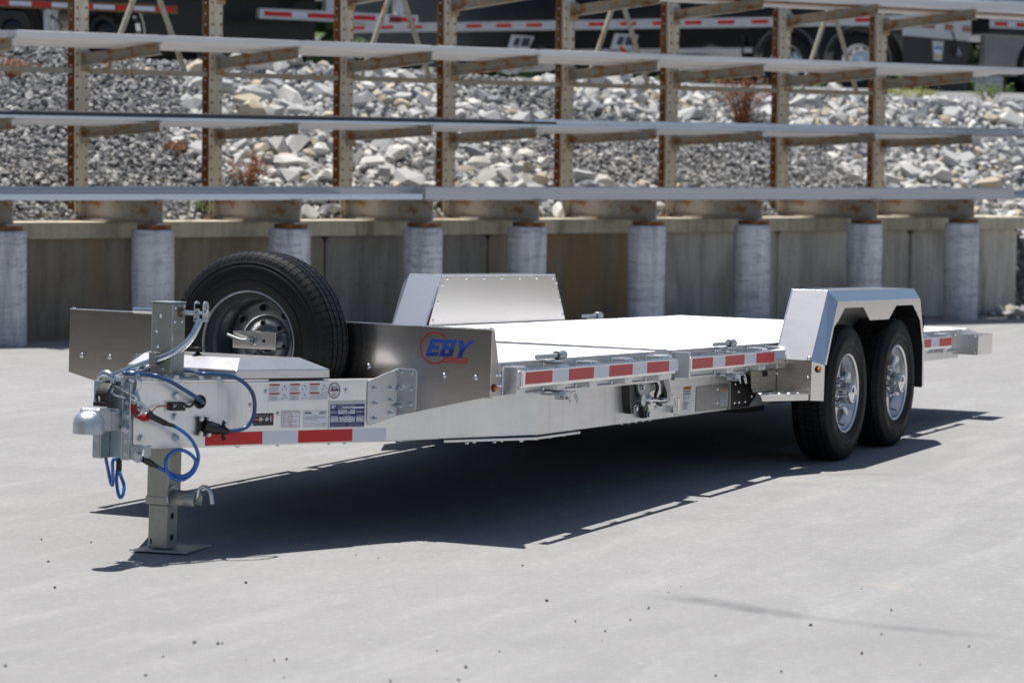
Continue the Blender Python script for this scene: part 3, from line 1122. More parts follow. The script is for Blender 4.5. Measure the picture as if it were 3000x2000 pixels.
def hopper_trailer():
    t = place_yard('hopper_trailer', 19.8, 9.9, 2.60, 110)
    # local x: 0 at the tail, growing to the left of the picture; side towards the rack is +y here, so use y>0
    Y = .02
    body = MB()
    fn = lambda u, v, w: (u, w, v)
    prof = [(0.9, .62), (2.9, .62), (3.4, .75), (4.6, .42), (5.6, .42), (6.6, .75), (7.8, .42), (8.8, .42), (9.9, .8), (10.6, 1.05), (10.6, 2.9), (0.0, 2.9), (0.0, .98), (.9, .98)]
    body.prism(prof, Y - 2.3, Y - .1, fn)
    body.build('hopper_body', M['truck_dark'], t, bevel=.03)
    st = MB().box(2.6, 10.6, Y - .10, Y - .03, .62, .70)
    st.build('side_ledge', M['alu_mill'], t)
    rail = MB().box(-.0, 10.6, Y - .12, Y, 1.02, 1.17)
    rail.build('bottom_rail', M['truck_white'], t)
    x = .5
    for k in range(17):
        MB().box(x, x + .30, Y, Y + .004, 1.075, 1.13).build('reflective_tape', M['tape_red'], t)
        x += .60
    for x in (2.0, .76):
        w = big_wheel(t, x, Y - .16, .46)
        w.rotation_euler = (R(-90), 0, 0)
        half_fender(t, x, Y - .45, Y - .02, .46, .57, M['alu_dark'])
    fl = MB().box(2.75, 2.78, Y - .5, Y - .02, .1, .9)
    fl.build('mudflap', M['mudflap'], t)
    # two slanted hopper gate plates with a stencilled mark
    for x in (4.9, 6.9):
        pts = [(x + .42, .34), (x + .10, .30), (x - .22, .92), (x + .22, .95)]
        g = MB().prism(pts, Y - .06, Y - .03, fn).build('gate_plate', M['truck_white'], t)
        pr = MB()
        f2 = lambda u, v, w: (u, w, v)
        for (a, b, c, d, mi) in ((-.12, .75, .04, .90, 0), (.08, .76, .19, .9, 0)):
            pr.poly(f2, [(x + a, b), (x + c, b + .01), (x + c - .05, d), (x + a - .06, d)], Y - .028, mi)
        pr.poly(f2, [(x + .02, .60), (x + .14, .72), (x + .08, .74), (x - .04, .64)], Y - .028, 1)
        pr.poly(f2, [(x + .22, .42), (x + .28, .44), (x + .14, .62), (x + .08, .58)], Y - .028, 0)
        pr.poly(f2, [(x + .30, .36), (x + .34, .38), (x + .22, .54), (x + .18, .52)], Y - .028, 0)
        pr.poly(f2, [(x + .2, .36), (x + .27, .36), (x + .25, .40), (x + .18, .40)], Y - .028, 1)
        pr.build('stencil_mark', [M['ink'], M['stk_red']], g)
    # tail: white lamp panel, black mudflap wall with number plate
    tail = MB().box(-.06, -.001, Y - 2.35, Y, .86, 1.6)
    tl = tail.build('tail_panel', M['truck_white'], t)
    for yy in (-.35, -.62, -.78, -.94, -1.45, -1.61, -2.1, -2.24):
        MB().box(-.075, -.06, Y + yy - .065, Y + yy + .065, 1.0, 1.09).build('tail_lamp', M['redpaint'], tl, bevel=.01)
    tape_row2 = MB()
    for k in range(8):
        MB().box(-.066, -.06, Y - .25 - k * .28 - .14, Y - .25 - k * .28, 1.22, 1.27).build('reflective_tape', M['tape_red'] if k % 2 else M['tape_white'], tl)
    for k in range(3):
        MB().box(-.03, -.015, Y - .78 * (k + 1) + .004, Y - .78 * k - .004, .05, .858).build('mudflap', M['mudflap'], t)
    pb = MB()
    f3 = lambda u, v, w: (w, u, v)
    pb.prism([(Y - .98, .82), (Y - 1.38, .82), (Y - 1.32, .52), (Y - 1.04, .52)], -.045, -.032, f3)
    pbo = pb.build('plate_bracket', M['truck_white'], t)
    lp = MB().box(-.05, -.046, Y - 1.33, Y - 1.03, .57, .74).build('number_plate', M['stk_white'], pbo)
    MB().box(-.053, -.0505, Y - 1.32, Y - 1.04, .69, .735).build('plate_print', M['plate_blue'], pbo)
    MB().box(-.053, -.0505, Y - 1.32, Y - 1.04, .575, .61).build('plate_print', M['plate_yellow'], pbo)
    MB().tube([(-.08, Y - 1.62, .98), (-.08, Y - 1.72, .86), (-.08, Y - 1.78, .60)], .012, 6).build('tether', M['blackplastic'], t)
    MB().tube([(-.08, Y - 1.80, .60), (-.08, Y - 1.84, .74), (-.08, Y - 1.92, .62)], .016, 6).build('hook', M['zinc'], t)
    tag(t, 'dark polished hopper trailer with red and white tape, parked on the yard at right', 'trailer')
hopper_trailer()

def left_trailer():
    t = place_yard('low_flatbed_trailer', 7.2, 9.9, 2.62, 178)
    Y = 0.0
    MB().box(0, 9, Y - 2.4, Y - .03, .72, .85).build('deck', M['truck_black'], t)
    MB().box(0, 9, Y - .03, Y, .69, .80).build('side_rail', M['rust_bar'], t)
    tape_row(t, .05, 6.5, Y + .004, .745, .055, .27, .29)
    for x in (.95, .95 + 1.25):
        w = big_wheel(t, x, Y - .2, .44, .26, 'rim_shaded')
        w.rotation_euler = (R(-90), 0, 0)
        half_fender(t, x, Y - .45, Y - .05, .44, .52, M['chrome'])
    sk = MB().box(1.9, 6.5, Y - .16, Y - .12, .05, .66).build('skirt', M['truck_black'], t)
    m = frame((3.35, Y - .1185, .36), (-1, 0, 0), (0, 0, 1), (0, 1, 0))
    M['dark_logo'] = mat('dark_blue_skirt_print', (.02, .035, .16), .4)
    text('EBY', .26, m, sk, M['dark_logo'], shear=.3, weight=.008)
    lg = MB().box(1.62, 1.80, Y - .20, Y - .06, .04, .69).build('landing_leg', M['truck_white'], t)
    MB().tube([(1.72, Y - .03, .62), (1.60, Y + .02, .5), (1.63, Y + .02, .40), (1.75, Y, .42)], .011, 6).build('air_hose', M['blackplastic'], t)
    # dark load: low closed body
    MB().box(-.15, 9, Y - 2.35, Y - .25, .87, 2.9).build('closed_body', M['truck_black'], t)
    tag(t, 'low black flatbed trailer with red and white tape and chrome fenders at upper left', 'trailer')
left_trailer()

def rear_bumper_trailer():
    t = place_yard('box_trailer', 8.75, 10.4, 2.63, 0)
    MB().box(-1.05, 1.28, .12, 9, 1.0, 3.9).build('box_body', M['truck_black'], t)
    MB().box(-1.0, 1.2, .6, 8.5, .25, 1.0).build('chassis', M['truck_black'], t)
    bp = MB().box(-.05, 2.45, -.02, .06, .70, .83).build('bumper_bar', M['truck_white'], t)
    tape_row(bp, 0.02, 2.4, -.022, .765, .06, .42, .24)
    for x in (.98, 2.1):
        MB().box(x, x + .13, -.01, .09, .83, 1.2).build('bumper_leg', M['bar_grey'], t)
    lamp = MB().box(1.98, 2.16, -.035, -.02, .72, .80).build('tail_lamp', M['redpaint'], t)
    for x in (-.8, .9):
        MB().box(x, x + .28, .7, 1.7, 0, .95).build('tyre', M['rubber'], t, bevel=.1)
    tag(t, 'black box trailer tail with a taped rear bumper bar, left of the hopper trailer', 'trailer')
rear_bumper_trailer()

def right_trailer():
    t = place_yard('grey_trailer', 23.0, 11.2, 2.66, 0)
    MB().box(0, 9, 0, 2.4, .95, 3.6).build('body', M['truck_dark'], t, bevel=.03)
    MB().box(0, 9, -.02, 0.0, 1.06, 1.20).build('side_rail', M['truck_white'], t)
    tape_row(t, .1, 4, -.0205, 1.13, .06)
    MB().box(0, 9, .1, .2, .3, .94).build('skirt', M['alu_dark'], t)
    for x in (1.2, 2.5):
        big_wheel(t, x, .2, .46)
    MB().box(.05, .4, .05, .35, 0.0, .28).build('leg_foot', M['bar_blue'], t)
    tag(t, 'grey trailer cut off at the upper right picture edge', 'trailer')
right_trailer()

# treeline far behind the yard
def treeline():
    M['leaf'] = leaf_mat('far_tree_leaves', (.045, .075, .025))
    mb = MB()
    V = []
    F = []
    n = 26000
    x = rng.uniform(-60, 90, n)
    h = 7 + 2.5 * np.sin(x * .35) + 1.5 * np.sin(x * .9 + 1)
    z = 2.2 + rng.uniform(0, 1, n) ** .7 * h
    y = 52 + rng.normal(0, 2.5, n)
    p = np.stack([x, y, z], -1)
    a = rng.normal(size=(n, 3))
    a /= np.linalg.norm(a, axis=1, keepdims=True)
    b = np.cross(a, rng.normal(size=(n, 3)))
    b /= np.linalg.norm(b, axis=1, keepdims=True)
    sz = rng.uniform(.25, .6, (n, 1))
    vs = np.stack([p - a * sz, p + b * sz * .6, p + a * sz, p - b * sz * .6], 1).reshape(-1, 3)
    fs = np.arange(n * 4).reshape(n, 4)
    me = bpy.data.meshes.new('treeline')
    me.from_pydata(vs.tolist(), [], fs.tolist())
    me.materials.append(M['leaf'])
    o = obj('treeline', me)
    o.matrix_world = RM
    tag(o, kind='stuff')
treeline()

def reflection_building(name, x0, x1, y0, y1, h, m, mr, label):  # clad buildings out of view, added so polished panels mirror something dark
    e = empty(name, ((x0 + x1) / 2, (y0 + y1) / 2, 0))
    e0 = e.location
    mb = MB()
    # ribbed cladding on the walls
    def wall(ax, c, a, b, sgn):
        n = int((b - a) / .3)
        for i in range(n):
            p = a + (b - a) * i / n
            w = (b - a) / n
            if ax == 'x':
                mb.box(c, c + sgn * .03, p, p + w * .6, 0, h)
                mb.box(c - sgn * .02, c + sgn * .004, p + w * .6, p + w, 0, h)
            else:
                mb.box(p, p + w * .6, c, c + sgn * .03, 0, h)
                mb.box(p + w * .6, p + w, c - sgn * .02, c + sgn * .004, 0, h)
    wall('x', x0 + .05, y0, y1, -1)
    wall('x', x1 - .05, y0, y1, 1)
    wall('y', y0 + .05, x0, x1, -1)
    wall('y', y1 - .05, x0, x1, 1)
    mb.v = [(a - e0.x, b - e0.y, c) for a, b, c in mb.v]
    mb.build('wall', m, e)
    mr_ = MB()
    xm = (x1 - x0) / 2 + .3
    ym = (y1 - y0) / 2 + .3
    mr_.prism([(-xm, h), (0, h + 1.1), (xm, h), (xm, h + .12), (0, h + 1.25), (-xm, h + .12)], -ym, ym, FY0)
    mr_.build('roof', mr, e)
    tag(e, label, 'building')
FY0 = lambda u, v, w: (u, w, v)
M['clad_dark'] = mat('dark_brown_cladding', (.075, .066, .058), .6, noise=.15, nscale=2)
M['clad_grey'] = mat('grey_cladding', (.20, .19, .18), .6, noise=.1, nscale=2)
reflection_building('reflection_building', -15.0, -7.6, .6, 15, 4.6, M['clad_dark'], M['alu_dark'], 'unseen dark clad building added ahead of the trailer to darken the stone guard reflection')
reflection_building('far_reflection_building', 27.0, 45.0, -44, -9.5, 6.5, M['clad_grey'], M['alu_dark'], 'unseen grey clad building added beyond the right edge to darken the fender panel reflections')

# ------------------------------------------------------------------ THE TRAILER (local frame: x rearward, y to the far side, z up)
TR = empty('equipment_trailer', (0, 0, 0), (0, math.atan(.0205), 0))
tag(TR, 'long open aluminium equipment trailer with tandem wheels, spare tyre and folded jack crank', 'trailer')
XYZ = lambda u, v, w: (u, v, w)
FX = lambda u, v, w: (w, u, v)      # polygon in y,z ; extruded in x
FY = lambda u, v, w: (u, w, v)      # polygon in x,z ; extruded in y
TA = .43407
TP = Vector((.21335, -.30902, 0))
TD = Vector((math.cos(TA), -math.sin(TA), 0))
TN = Vector((-math.sin(TA), -math.cos(TA), 0))
def tg(k, z, off=0.0):
    """a point on the near tongue beam's outer face"""
    p = TP + TD * k + TN * off
    return Vector((p.x, p.y, z))
FT = lambda u, v, w: tg(u, v, w)
def mirror(mb):
    m = MB()
    m.v = [(x, -y, z) for x, y, z in mb.v]
    m.f = [tuple(reversed(f)) for f in mb.f]
    m.mi = list(mb.mi)
    m.sm = list(mb.sm)
    return m
def both(mb, name, mats, bevel=0.0, parent=None):
    a = mb.build(name, mats, parent or TR, bevel)
    b = mirror(mb).build(name, mats, parent or TR, bevel)
    return a, b

# shared hardware
def hex_bolt_mesh(r, h, stud=0.0, washer=True):
    mb = MB()
    if washer:
        mb.cyl((0, 0, 0), (0, 0, h * .22), r * 1.35, 20, smooth=True)
    mb.cyl((0, 0, h * .2), (0, 0, h), r, 6, smooth=False)
    if stud:
        mb.cyl((0, 0, h), (0, 0, h + stud), r * .55, 10, r1=r * .48)
    return mb
BOLT = hex_bolt_mesh(.0125, .015).mesh('bolt', M['zinc'])
BOLT_S = hex_bolt_mesh(.0075, .008, .0).mesh('bolt', M['zinc'])
STUD = hex_bolt_mesh(.0085, .010, .014).mesh('bolt', M['zinc'])
HUCK = MB().cyl((0, 0, 0), (0, 0, .004), .0085, 14).cyl((0, 0, .004), (0, 0, .009), .0062, 12, r1=.005).mesh('rivet', M['zinc'])
def dome(r, h, seg=14):
    return MB().lathe([(r, 0), (r * .92, h * .45), (r * .6, h * .85), (0, h)], seg)
RIVET = dome(.0085, .005).mesh('rivet', M['alu_bright'])
RIVET_S = dome(.0065, .004, 10).mesh('rivet', M['alu_bright'])
BUTTON = dome(.0115, .007, 18).mesh('bolt', M['zinc'])
def orient(p, n):
    """matrix placing +z along n at p"""
    q = Vector(n).to_track_quat('Z', 'Y').to_matrix().to_4x4()
    q.translation = Vector(p)
    return q
def put(me, p, n, parent=TR, spin=None):
    m = orient(p, n)
    if spin is None:
        spin = random.uniform(0, 1)
    return obj(me.name.split('.')[0], me, parent, 0, m @ Matrix.Rotation(spin, 4, 'Z'))

# --- main beams: tongue angled outwards, then straight under the deck
def beam():
    th = .075
    outer = [(-.352, -.0490), (.836, -.5977), (1.555, -.93), (8.25, -.93)]
    # outer points follow the face line exactly
    outer = [(TP.x + TD.x * k, TP.y + TD.y * k) for k in (-.62, .70)] + [(1.553, -.930), (6.28, -.93)]
    offs = (-TN.x * th, -TN.y * th)
    inner = [(outer[0][0] + .09, min(-.004, outer[0][1] + offs[1])), (outer[1][0] + offs[0], outer[1][1] + offs[1]), (1.57, -.93 + th + .012), (6.28, -.93 + th)]
    zb = [.428, .428, .434, .434]
    zt = [.688, .688, .624, .624]
    vs = []
    for (o, i, b, t) in zip(outer, inner, zb, zt):
        vs += [(o[0], o[1], b), (o[0], o[1], t), (i[0], i[1], t), (i[0], i[1], b)]
    fs = [(0, 1, 2, 3)]
    for k in range(3):
        a = k * 4
        b = a + 4
        fs += [(a, b, b + 1, a + 1), (a + 1, b + 1, b + 2, a + 2), (a + 2, b + 2, b + 3, a + 3), (a + 3, b + 3, b, a)]
    fs += [(15, 14, 13, 12)]
    mb = MB()
    mb.add(vs, fs)
    return both(mb, 'frame_beam', M['alu_mill'], .004)
NEAR_BEAM, FAR_BEAM = beam()
# bend plate below the near beam, with its bolts
mb = MB()
mb.prism([(1.05, -.72), (1.52, -.937), (2.02, -.937), (2.02, -.60), (1.30, -.60)], .416, .4275, XYZ)
BP = mb.build('bend_plate', M['alu_mill'], TR, .002)
mirror(mb).build('bend_plate', M['alu_mill'], TR, .002)
for k in range(12):
    x = 1.16 + k * .075
    y = -.76 - min(.14, (x - 1.12) * .40) + (.03 if k % 2 else 0)
    put(BOLT_S, (x, y, .4158), (0, 0, -1), BP)
for k in range(5):
    put(BOLT_S, (2.60 + k * .09, -.90, .4335), (0, 0, -1))
for k in (-.1, .1, .36, .44):
    p = tg(k, .4275, -.03)
    put(BOLT_S, p, (0, 0, -1))
# wear plate strip on the rear half of the web and gusset plate with lock bolts near the step
mb = MB()
mb.prism([(3.50, .446), (3.965, .446), (3.965, .572), (3.50, .572)], -.9345, -.9305, FY)
mb.build('web_plate', M['alu_dark'], TR, .002)
mb = MB()
mb.prism([(3.985, .438), (4.25, .440), (4.36, .49), (4.36, .60), (3.985, .60)], -.944, -.9305, FY)
GP = mb.build('gusset_plate', M['blackpaint'], TR, .003)
for (x, z) in ((4.035, .566), (4.19, .566), (4.09, .525), (4.03, .468), (4.10, .468), (4.19, .468), (4.29, .492), (4.30, .545)):
    put(RIVET, (x, -.944, z), (0, -1, 0), GP)
MB().box(3.967, 3.984, -.941, -.9305, .436, .58).build('splice_strip', M['alu_dark'], TR, .002)
mb = MB()
for x in np.arange(1.7, 6.3, .42):
    mb.box(float(x) - .03, float(x) + .03, -.85, .85, .50, .625)
mb.build('cross_members', M['alu_dark'], TR)

# --- tongue top plate, jack, coupler
mb = MB()
mb.prism([(-.36, -.055), (.02, -.232), (.24, -.318), (.24, .318), (.02, .232), (-.36, .055)], .6885, .696, XYZ)
TOP = mb.build('tongue_plate', M['alu_bright'], TR, .002)
for (x, y) in ((-.24, -.105), (-.24, .06), (-.13, -.11), (.07, -.17), (.03, -.20), (-.05, -.17)):
    put(BOLT, (x, y, .696), (0, 0, 1), TOP)
JX = -.026
def jack():
    J = empty('jack', (JX, 0, 0), (0, 0, 0), TR)
    h = .05
    mb = MB()
    mb.box(-h, h, -h, h, .6965, .994)
    mb.box(-h, h, -h, h, .19, .688)
    mb.build('outer_tube', M['jack'], J, .006)
    mb = MB().box(-.043, .043, -.043, .043, .012, .189)
    mb.build('inner_leg', M['jack'], J, .005)
    MB().box(-h - .003, h + .003, -h - .003, h + .003, .19, .222).build('collar', M['jack'], J, .003)
    MB().box(-h - .002, h + .002, -h - .002, h + .002, .9945, .999).build('cap', M['galv'], J, .0015)
    hl = MB()
    for z in (.143, .057):
        hl.cyl((-.002, -.0437, z), (-.002, -.040, z), .0135, 18, smooth=False)
    hl.build('pin_hole', M['darkvoid'], J)
    MB().box(-.0437, -.040, .024, .031, .03, .05).build('slot', M['darkvoid'], J)
    MB().box(-.0015, .0015, -.0505, -.0495, .2, .68).build('weld_seam', M['jack'], J)
    b = MB()
    b.cyl((-h - .03, 0, .689), (h + .03, 0, .689), .0, 4)
    fl = MB().cyl((0, 0, .6962), (0, 0, .7022), .095, 32).build('flange', M['galv'], J, .002)
    # weld bead round the tube foot
    w = MB()
    pts = []
    for i in range(48):
        t = 2 * PI * i / 48
        c, s_ = math.cos(t), math.sin(t)
        k = h / max(abs(c), abs(s_))
        pts.append((c * k * 1.03, s_ * k * 1.03, .705 + random.uniform(-.001, .002)))
    w.tube(pts, .005, 6, closed=True)
    w.build('weld_bead', M['galv'], J)
    ft = MB()
    ft.prism([(-.115, -.108), (.115, -.108), (.115, .108), (-.115, .108)], .006, .012, XYZ)
    ft.prism([(-.123, -.116), (-.1151, -.108), (-.1151, .108), (-.123, .116)], .007, .016, XYZ)
    ft.prism([(.123, -.116), (.1151, -.108), (.1151, .108), (.123, .116)], .007, .016, XYZ)
    o = ft.build('foot_plate', M['galv'], J, .002)
    o.matrix_local = Matrix.Translation((.045, -.012, -.003)) @ Matrix.Rotation(R(10), 4, 'Z') @ Matrix.Diagonal((1.18, 1.05, 1, 1))
    # crank shaft through the head
    sh = MB().cyl((.006, .05, .957), (.006, .165, .957), .0125, 18).cyl((.006, -.05, .957), (.006, -.12, .957), .0095, 16)
    sho = sh.build('crank_shaft', M['chrome'], J)
    MB().cyl((.006, -.0505, .957), (.006, -.056, .957), .019, 20).build('bushing', M['rust_bar'], J)
    MB().box(.002, .010, .120, .130, .955, .9705).build('cross_hole', M['darkvoid'], sho)
    # clevis: two slotted ears and bolt
    cl = MB()
    def ear(y):
        pts = []
        for i in range(9):
            t = PI * i / 8
            pts.append((.022 * math.cos(t) + .012, .986 + .020 * math.sin(t)))
        pts += [(-.012, .930), (.026, .924)]
        pts = pts[:9] + [(-.010, .935), (.028, .930)]
        cl.prism(pts, y, y + .006, FY)
    ear(-.126)
    ear(-.166)
    cl.box(-.010, .030, -.166, -.120, .924, .932)
    co = cl.build('clevis', M['zinc'], J, .002)
    MB().box(.0085, .0145, -.1665, -.1195, .974, .994).build('slot', M['darkvoid'], co)
    MB().cyl((.010, -.176, .957), (.010, -.108, .957), .007, 12).cyl((.010, -.178, .957), (.010, -.166, .957), .0125, 6, smooth=False).build('pin', M['zinc'], co)
    dx = -JX
    hd = [(.004, -.143, .931), (-.010, -.140, .905), (-.026, -.132, .872), (-.044, -.112, .838), (-.058, -.082, .808), (-.066, -.045, .788), (-.070, -.010, .774), (-.072, .030, .759), (-.074, .085, .738), (-.074, .13, .722), (-.074, .165, .708), (-.074, .20, .694)]
    sm = []
    V = [Vector(p) for p in hd]
    for i in range(len(V) - 1):
        for q in range(3):
            sm.append(V[i].lerp(V[i + 1], q / 3))
    sm.append(V[-1])
    MB().tube(sm, .0145, 16).build('crank_handle', M['zinc'], J)
    bk = MB()
    bk.box(-.0625, -.050, -.002, .030, .792, .797)
    bk.box(-.094, -.089, -.002, .030, .748, .797)
    bk.box(-.0895, -.055, -.002, .030, .745, .750)
    bk.build('handle_clip', M['jack'], J, .0015)
    for (x, y, z) in ((-.0505, .005, .94), (-.0505, .022, .88), (-.0505, .015, .82), (-.0505, -.01, .73)):
        put(RIVET_S, (x, y, z), (-1, 0, 0), J)
    for (x, z) in ((-.035, .92), (.02, .92), (-.03, .975), (.036, .983)):
        put(RIVET_S, (x, -.0505, z), (0, -1, 0), J)
    # swivel pin tube on the near side
    sv = MB()
    sv.cyl((-.02, -.051, .225), (-.02, -.058, .225), .045, 20)
    sv.build('swivel_plate', M['galv'], J, .002)
    sv = MB()
    seg = 20
    for r0, r1 in ((.036, .033),):
        pts = []
        for i in range(seg + 1):
            t = R(-40) + (R(260)) * i / seg
            pts.append((math.cos(t), math.sin(t)))
        vs = []
        for q in (-.062, -.17):
            vs += [(-.02 + c * r0, q, .215 + s_ * r0) for c, s_ in pts] + [(-.02 + c * r1, q, .215 + s_ * r1) for c, s_ in pts]
        n = seg + 1
        fs = []
        for i in range(seg):
            fs += [(i, i + 1, 2 * n + i + 1, 2 * n + i), (n + i, 3 * n + i, 3 * n + i + 1, n + i + 1), (i, n + i, n + i + 1, i + 1), (2 * n + i, 2 * n + i + 1, 3 * n + i + 1, 3 * n + i)]
        sv.add(vs, fs, 0, True)
    sv.build('swivel_tube', M['jack'], J)
    hk = []
    for i in range(17):
        t = R(200) - R(215) * i / 16
        hk.append((-.02, -.176 + .036 * math.cos(t) - .01, .236 + .036 * math.sin(t)))
    hk = [(-.02, -.12, .205), (-.02, -.135, .212)] + [(-.02, -.165 - (.034 - .034 * math.cos(R(180) * i / 12)), .225 + .046 * math.sin(R(180) * i / 12)) for i in range(0, 13)] + [(-.02, -.239, .205)]
    MB().tube(hk, .0085, 12).build('pull_hook', M['zinc'], J)
jack()

def coupler():
    C = empty('coupler', (0, 0, 0), (0, 0, 0), TR)
    ch = MB()
    ch.box(-.366, -.358, -.052, .052, .392, .694)
    for s_ in (-1, 1):
        ya, yb = sorted((s_ * .044, s_ * .052))
        ch.box(-.430, -.3665, ya, yb, .392, .694)
        ya, yb = sorted((s_ * .0525, s_ * .084))
        ch.box(-.430, -.423, ya, yb, .392, .694)
    cho = ch.build('channel', M['zinc_chan'], C, .003)
    hl = MB()
    for s_ in (-1, 1):
        for z in (.415, .464, .514, .564, .614, .664):
            hl.cyl((-.4312, s_ * .068, z), (-.4285, s_ * .068, z), .0085, 14, smooth=False, mi=0 if z < .5 or z > .6 else 0)
    hl.build('channel_hole', M['bar_grey'], cho)
    for z in (.514, .564):
        put(BOLT, (-.430, -.068, z), (-1, 0, 0), C)
    tab = MB()
    tab.prism([(-.085, .394), (-.085, .455), (-.140, .455), (-.146, .446), (-.132, .402), (-.12, .394)], -.426, -.418, FX)
    tab.box(-.418, -.37, -.148, -.142, .405, .452)
    tab.build('chain_tab', M['zinc_chan'], C, .003)
    put(BOLT, (-.427, -.122, .415), (-1, 0, 0), C)
    # socket casting: squared body, rounded nose and ball dome
    vs = MB()
    vs.prism([(-.585, .600), (-.600, .565), (-.600, .506), (-.432, .506), (-.432, .590), (-.50, .586), (-.52, .602)], -.045, .045, FY)
    body = vs.build('socket_body', M['cast'], C, .010)
    d = MB()
    d.lathe([(.060, -.030), (.060, .008), (.055, .030), (.042, .046), (.022, .056), (0, .059)], 32)
    o = d.build('ball_dome', M['cast'], C)
    o.matrix_local = Matrix.Translation((-.590, 0, .530))
    MB().box(-.50, -.432, -.0475, -.0452, .515, .580).build('cast_pad', M['cast'], C)
    cp = MB()
    for k in range(5):
        x = -.494
        while x < -.447:
            L = random.uniform(.003, .006)
            cp.box(x, x + L, -.0487, -.0476, .564 - k * .012, .571 - k * .012)
            x += L + random.choice((.0015, .002, .005))
    cp.build('cast_lettering', M['cast'], body)
    lv = MB()
    pr = []
    for i in range(9):
        t = i / 8
        z = .612 + .078 * t
        x = -.505 - .020 * math.sin(t * PI) + .03 * t
        pr.append((x, z))
    lv.prism(pr + [(x + .022, z) for x, z in reversed(pr)], -.027, .027, FY)
    lv.build('latch_lever', M['blackplastic'], C, .006)
    MB().box(-.52, -.46, -.030, .030, .600, .618).build('latch_base', M['blackplastic'], C, .004)
    MB().tube([(-.505, .004, .602), (-.515, .004, .640)], .004, 8).build('latch_pin', M['zinc'], C)
coupler()

def smooth_path(pts, n=6):
    P = [Vector(p) for p in pts]
    out = []
    for i in range(len(P) - 1):
        p0, p1, p2, p3 = P[max(i - 1, 0)], P[i], P[i + 1], P[min(i + 2, len(P) - 1)]
        for k in range(n):
            t = k / n
            out.append(.5 * ((2 * p1) + (p2 - p0) * t + (2 * p0 - 5 * p1 + 4 * p2 - p3) * t * t + (3 * p1 - p0 - 3 * p2 + p3) * t ** 3))
    out.append(P[-1])
    return out

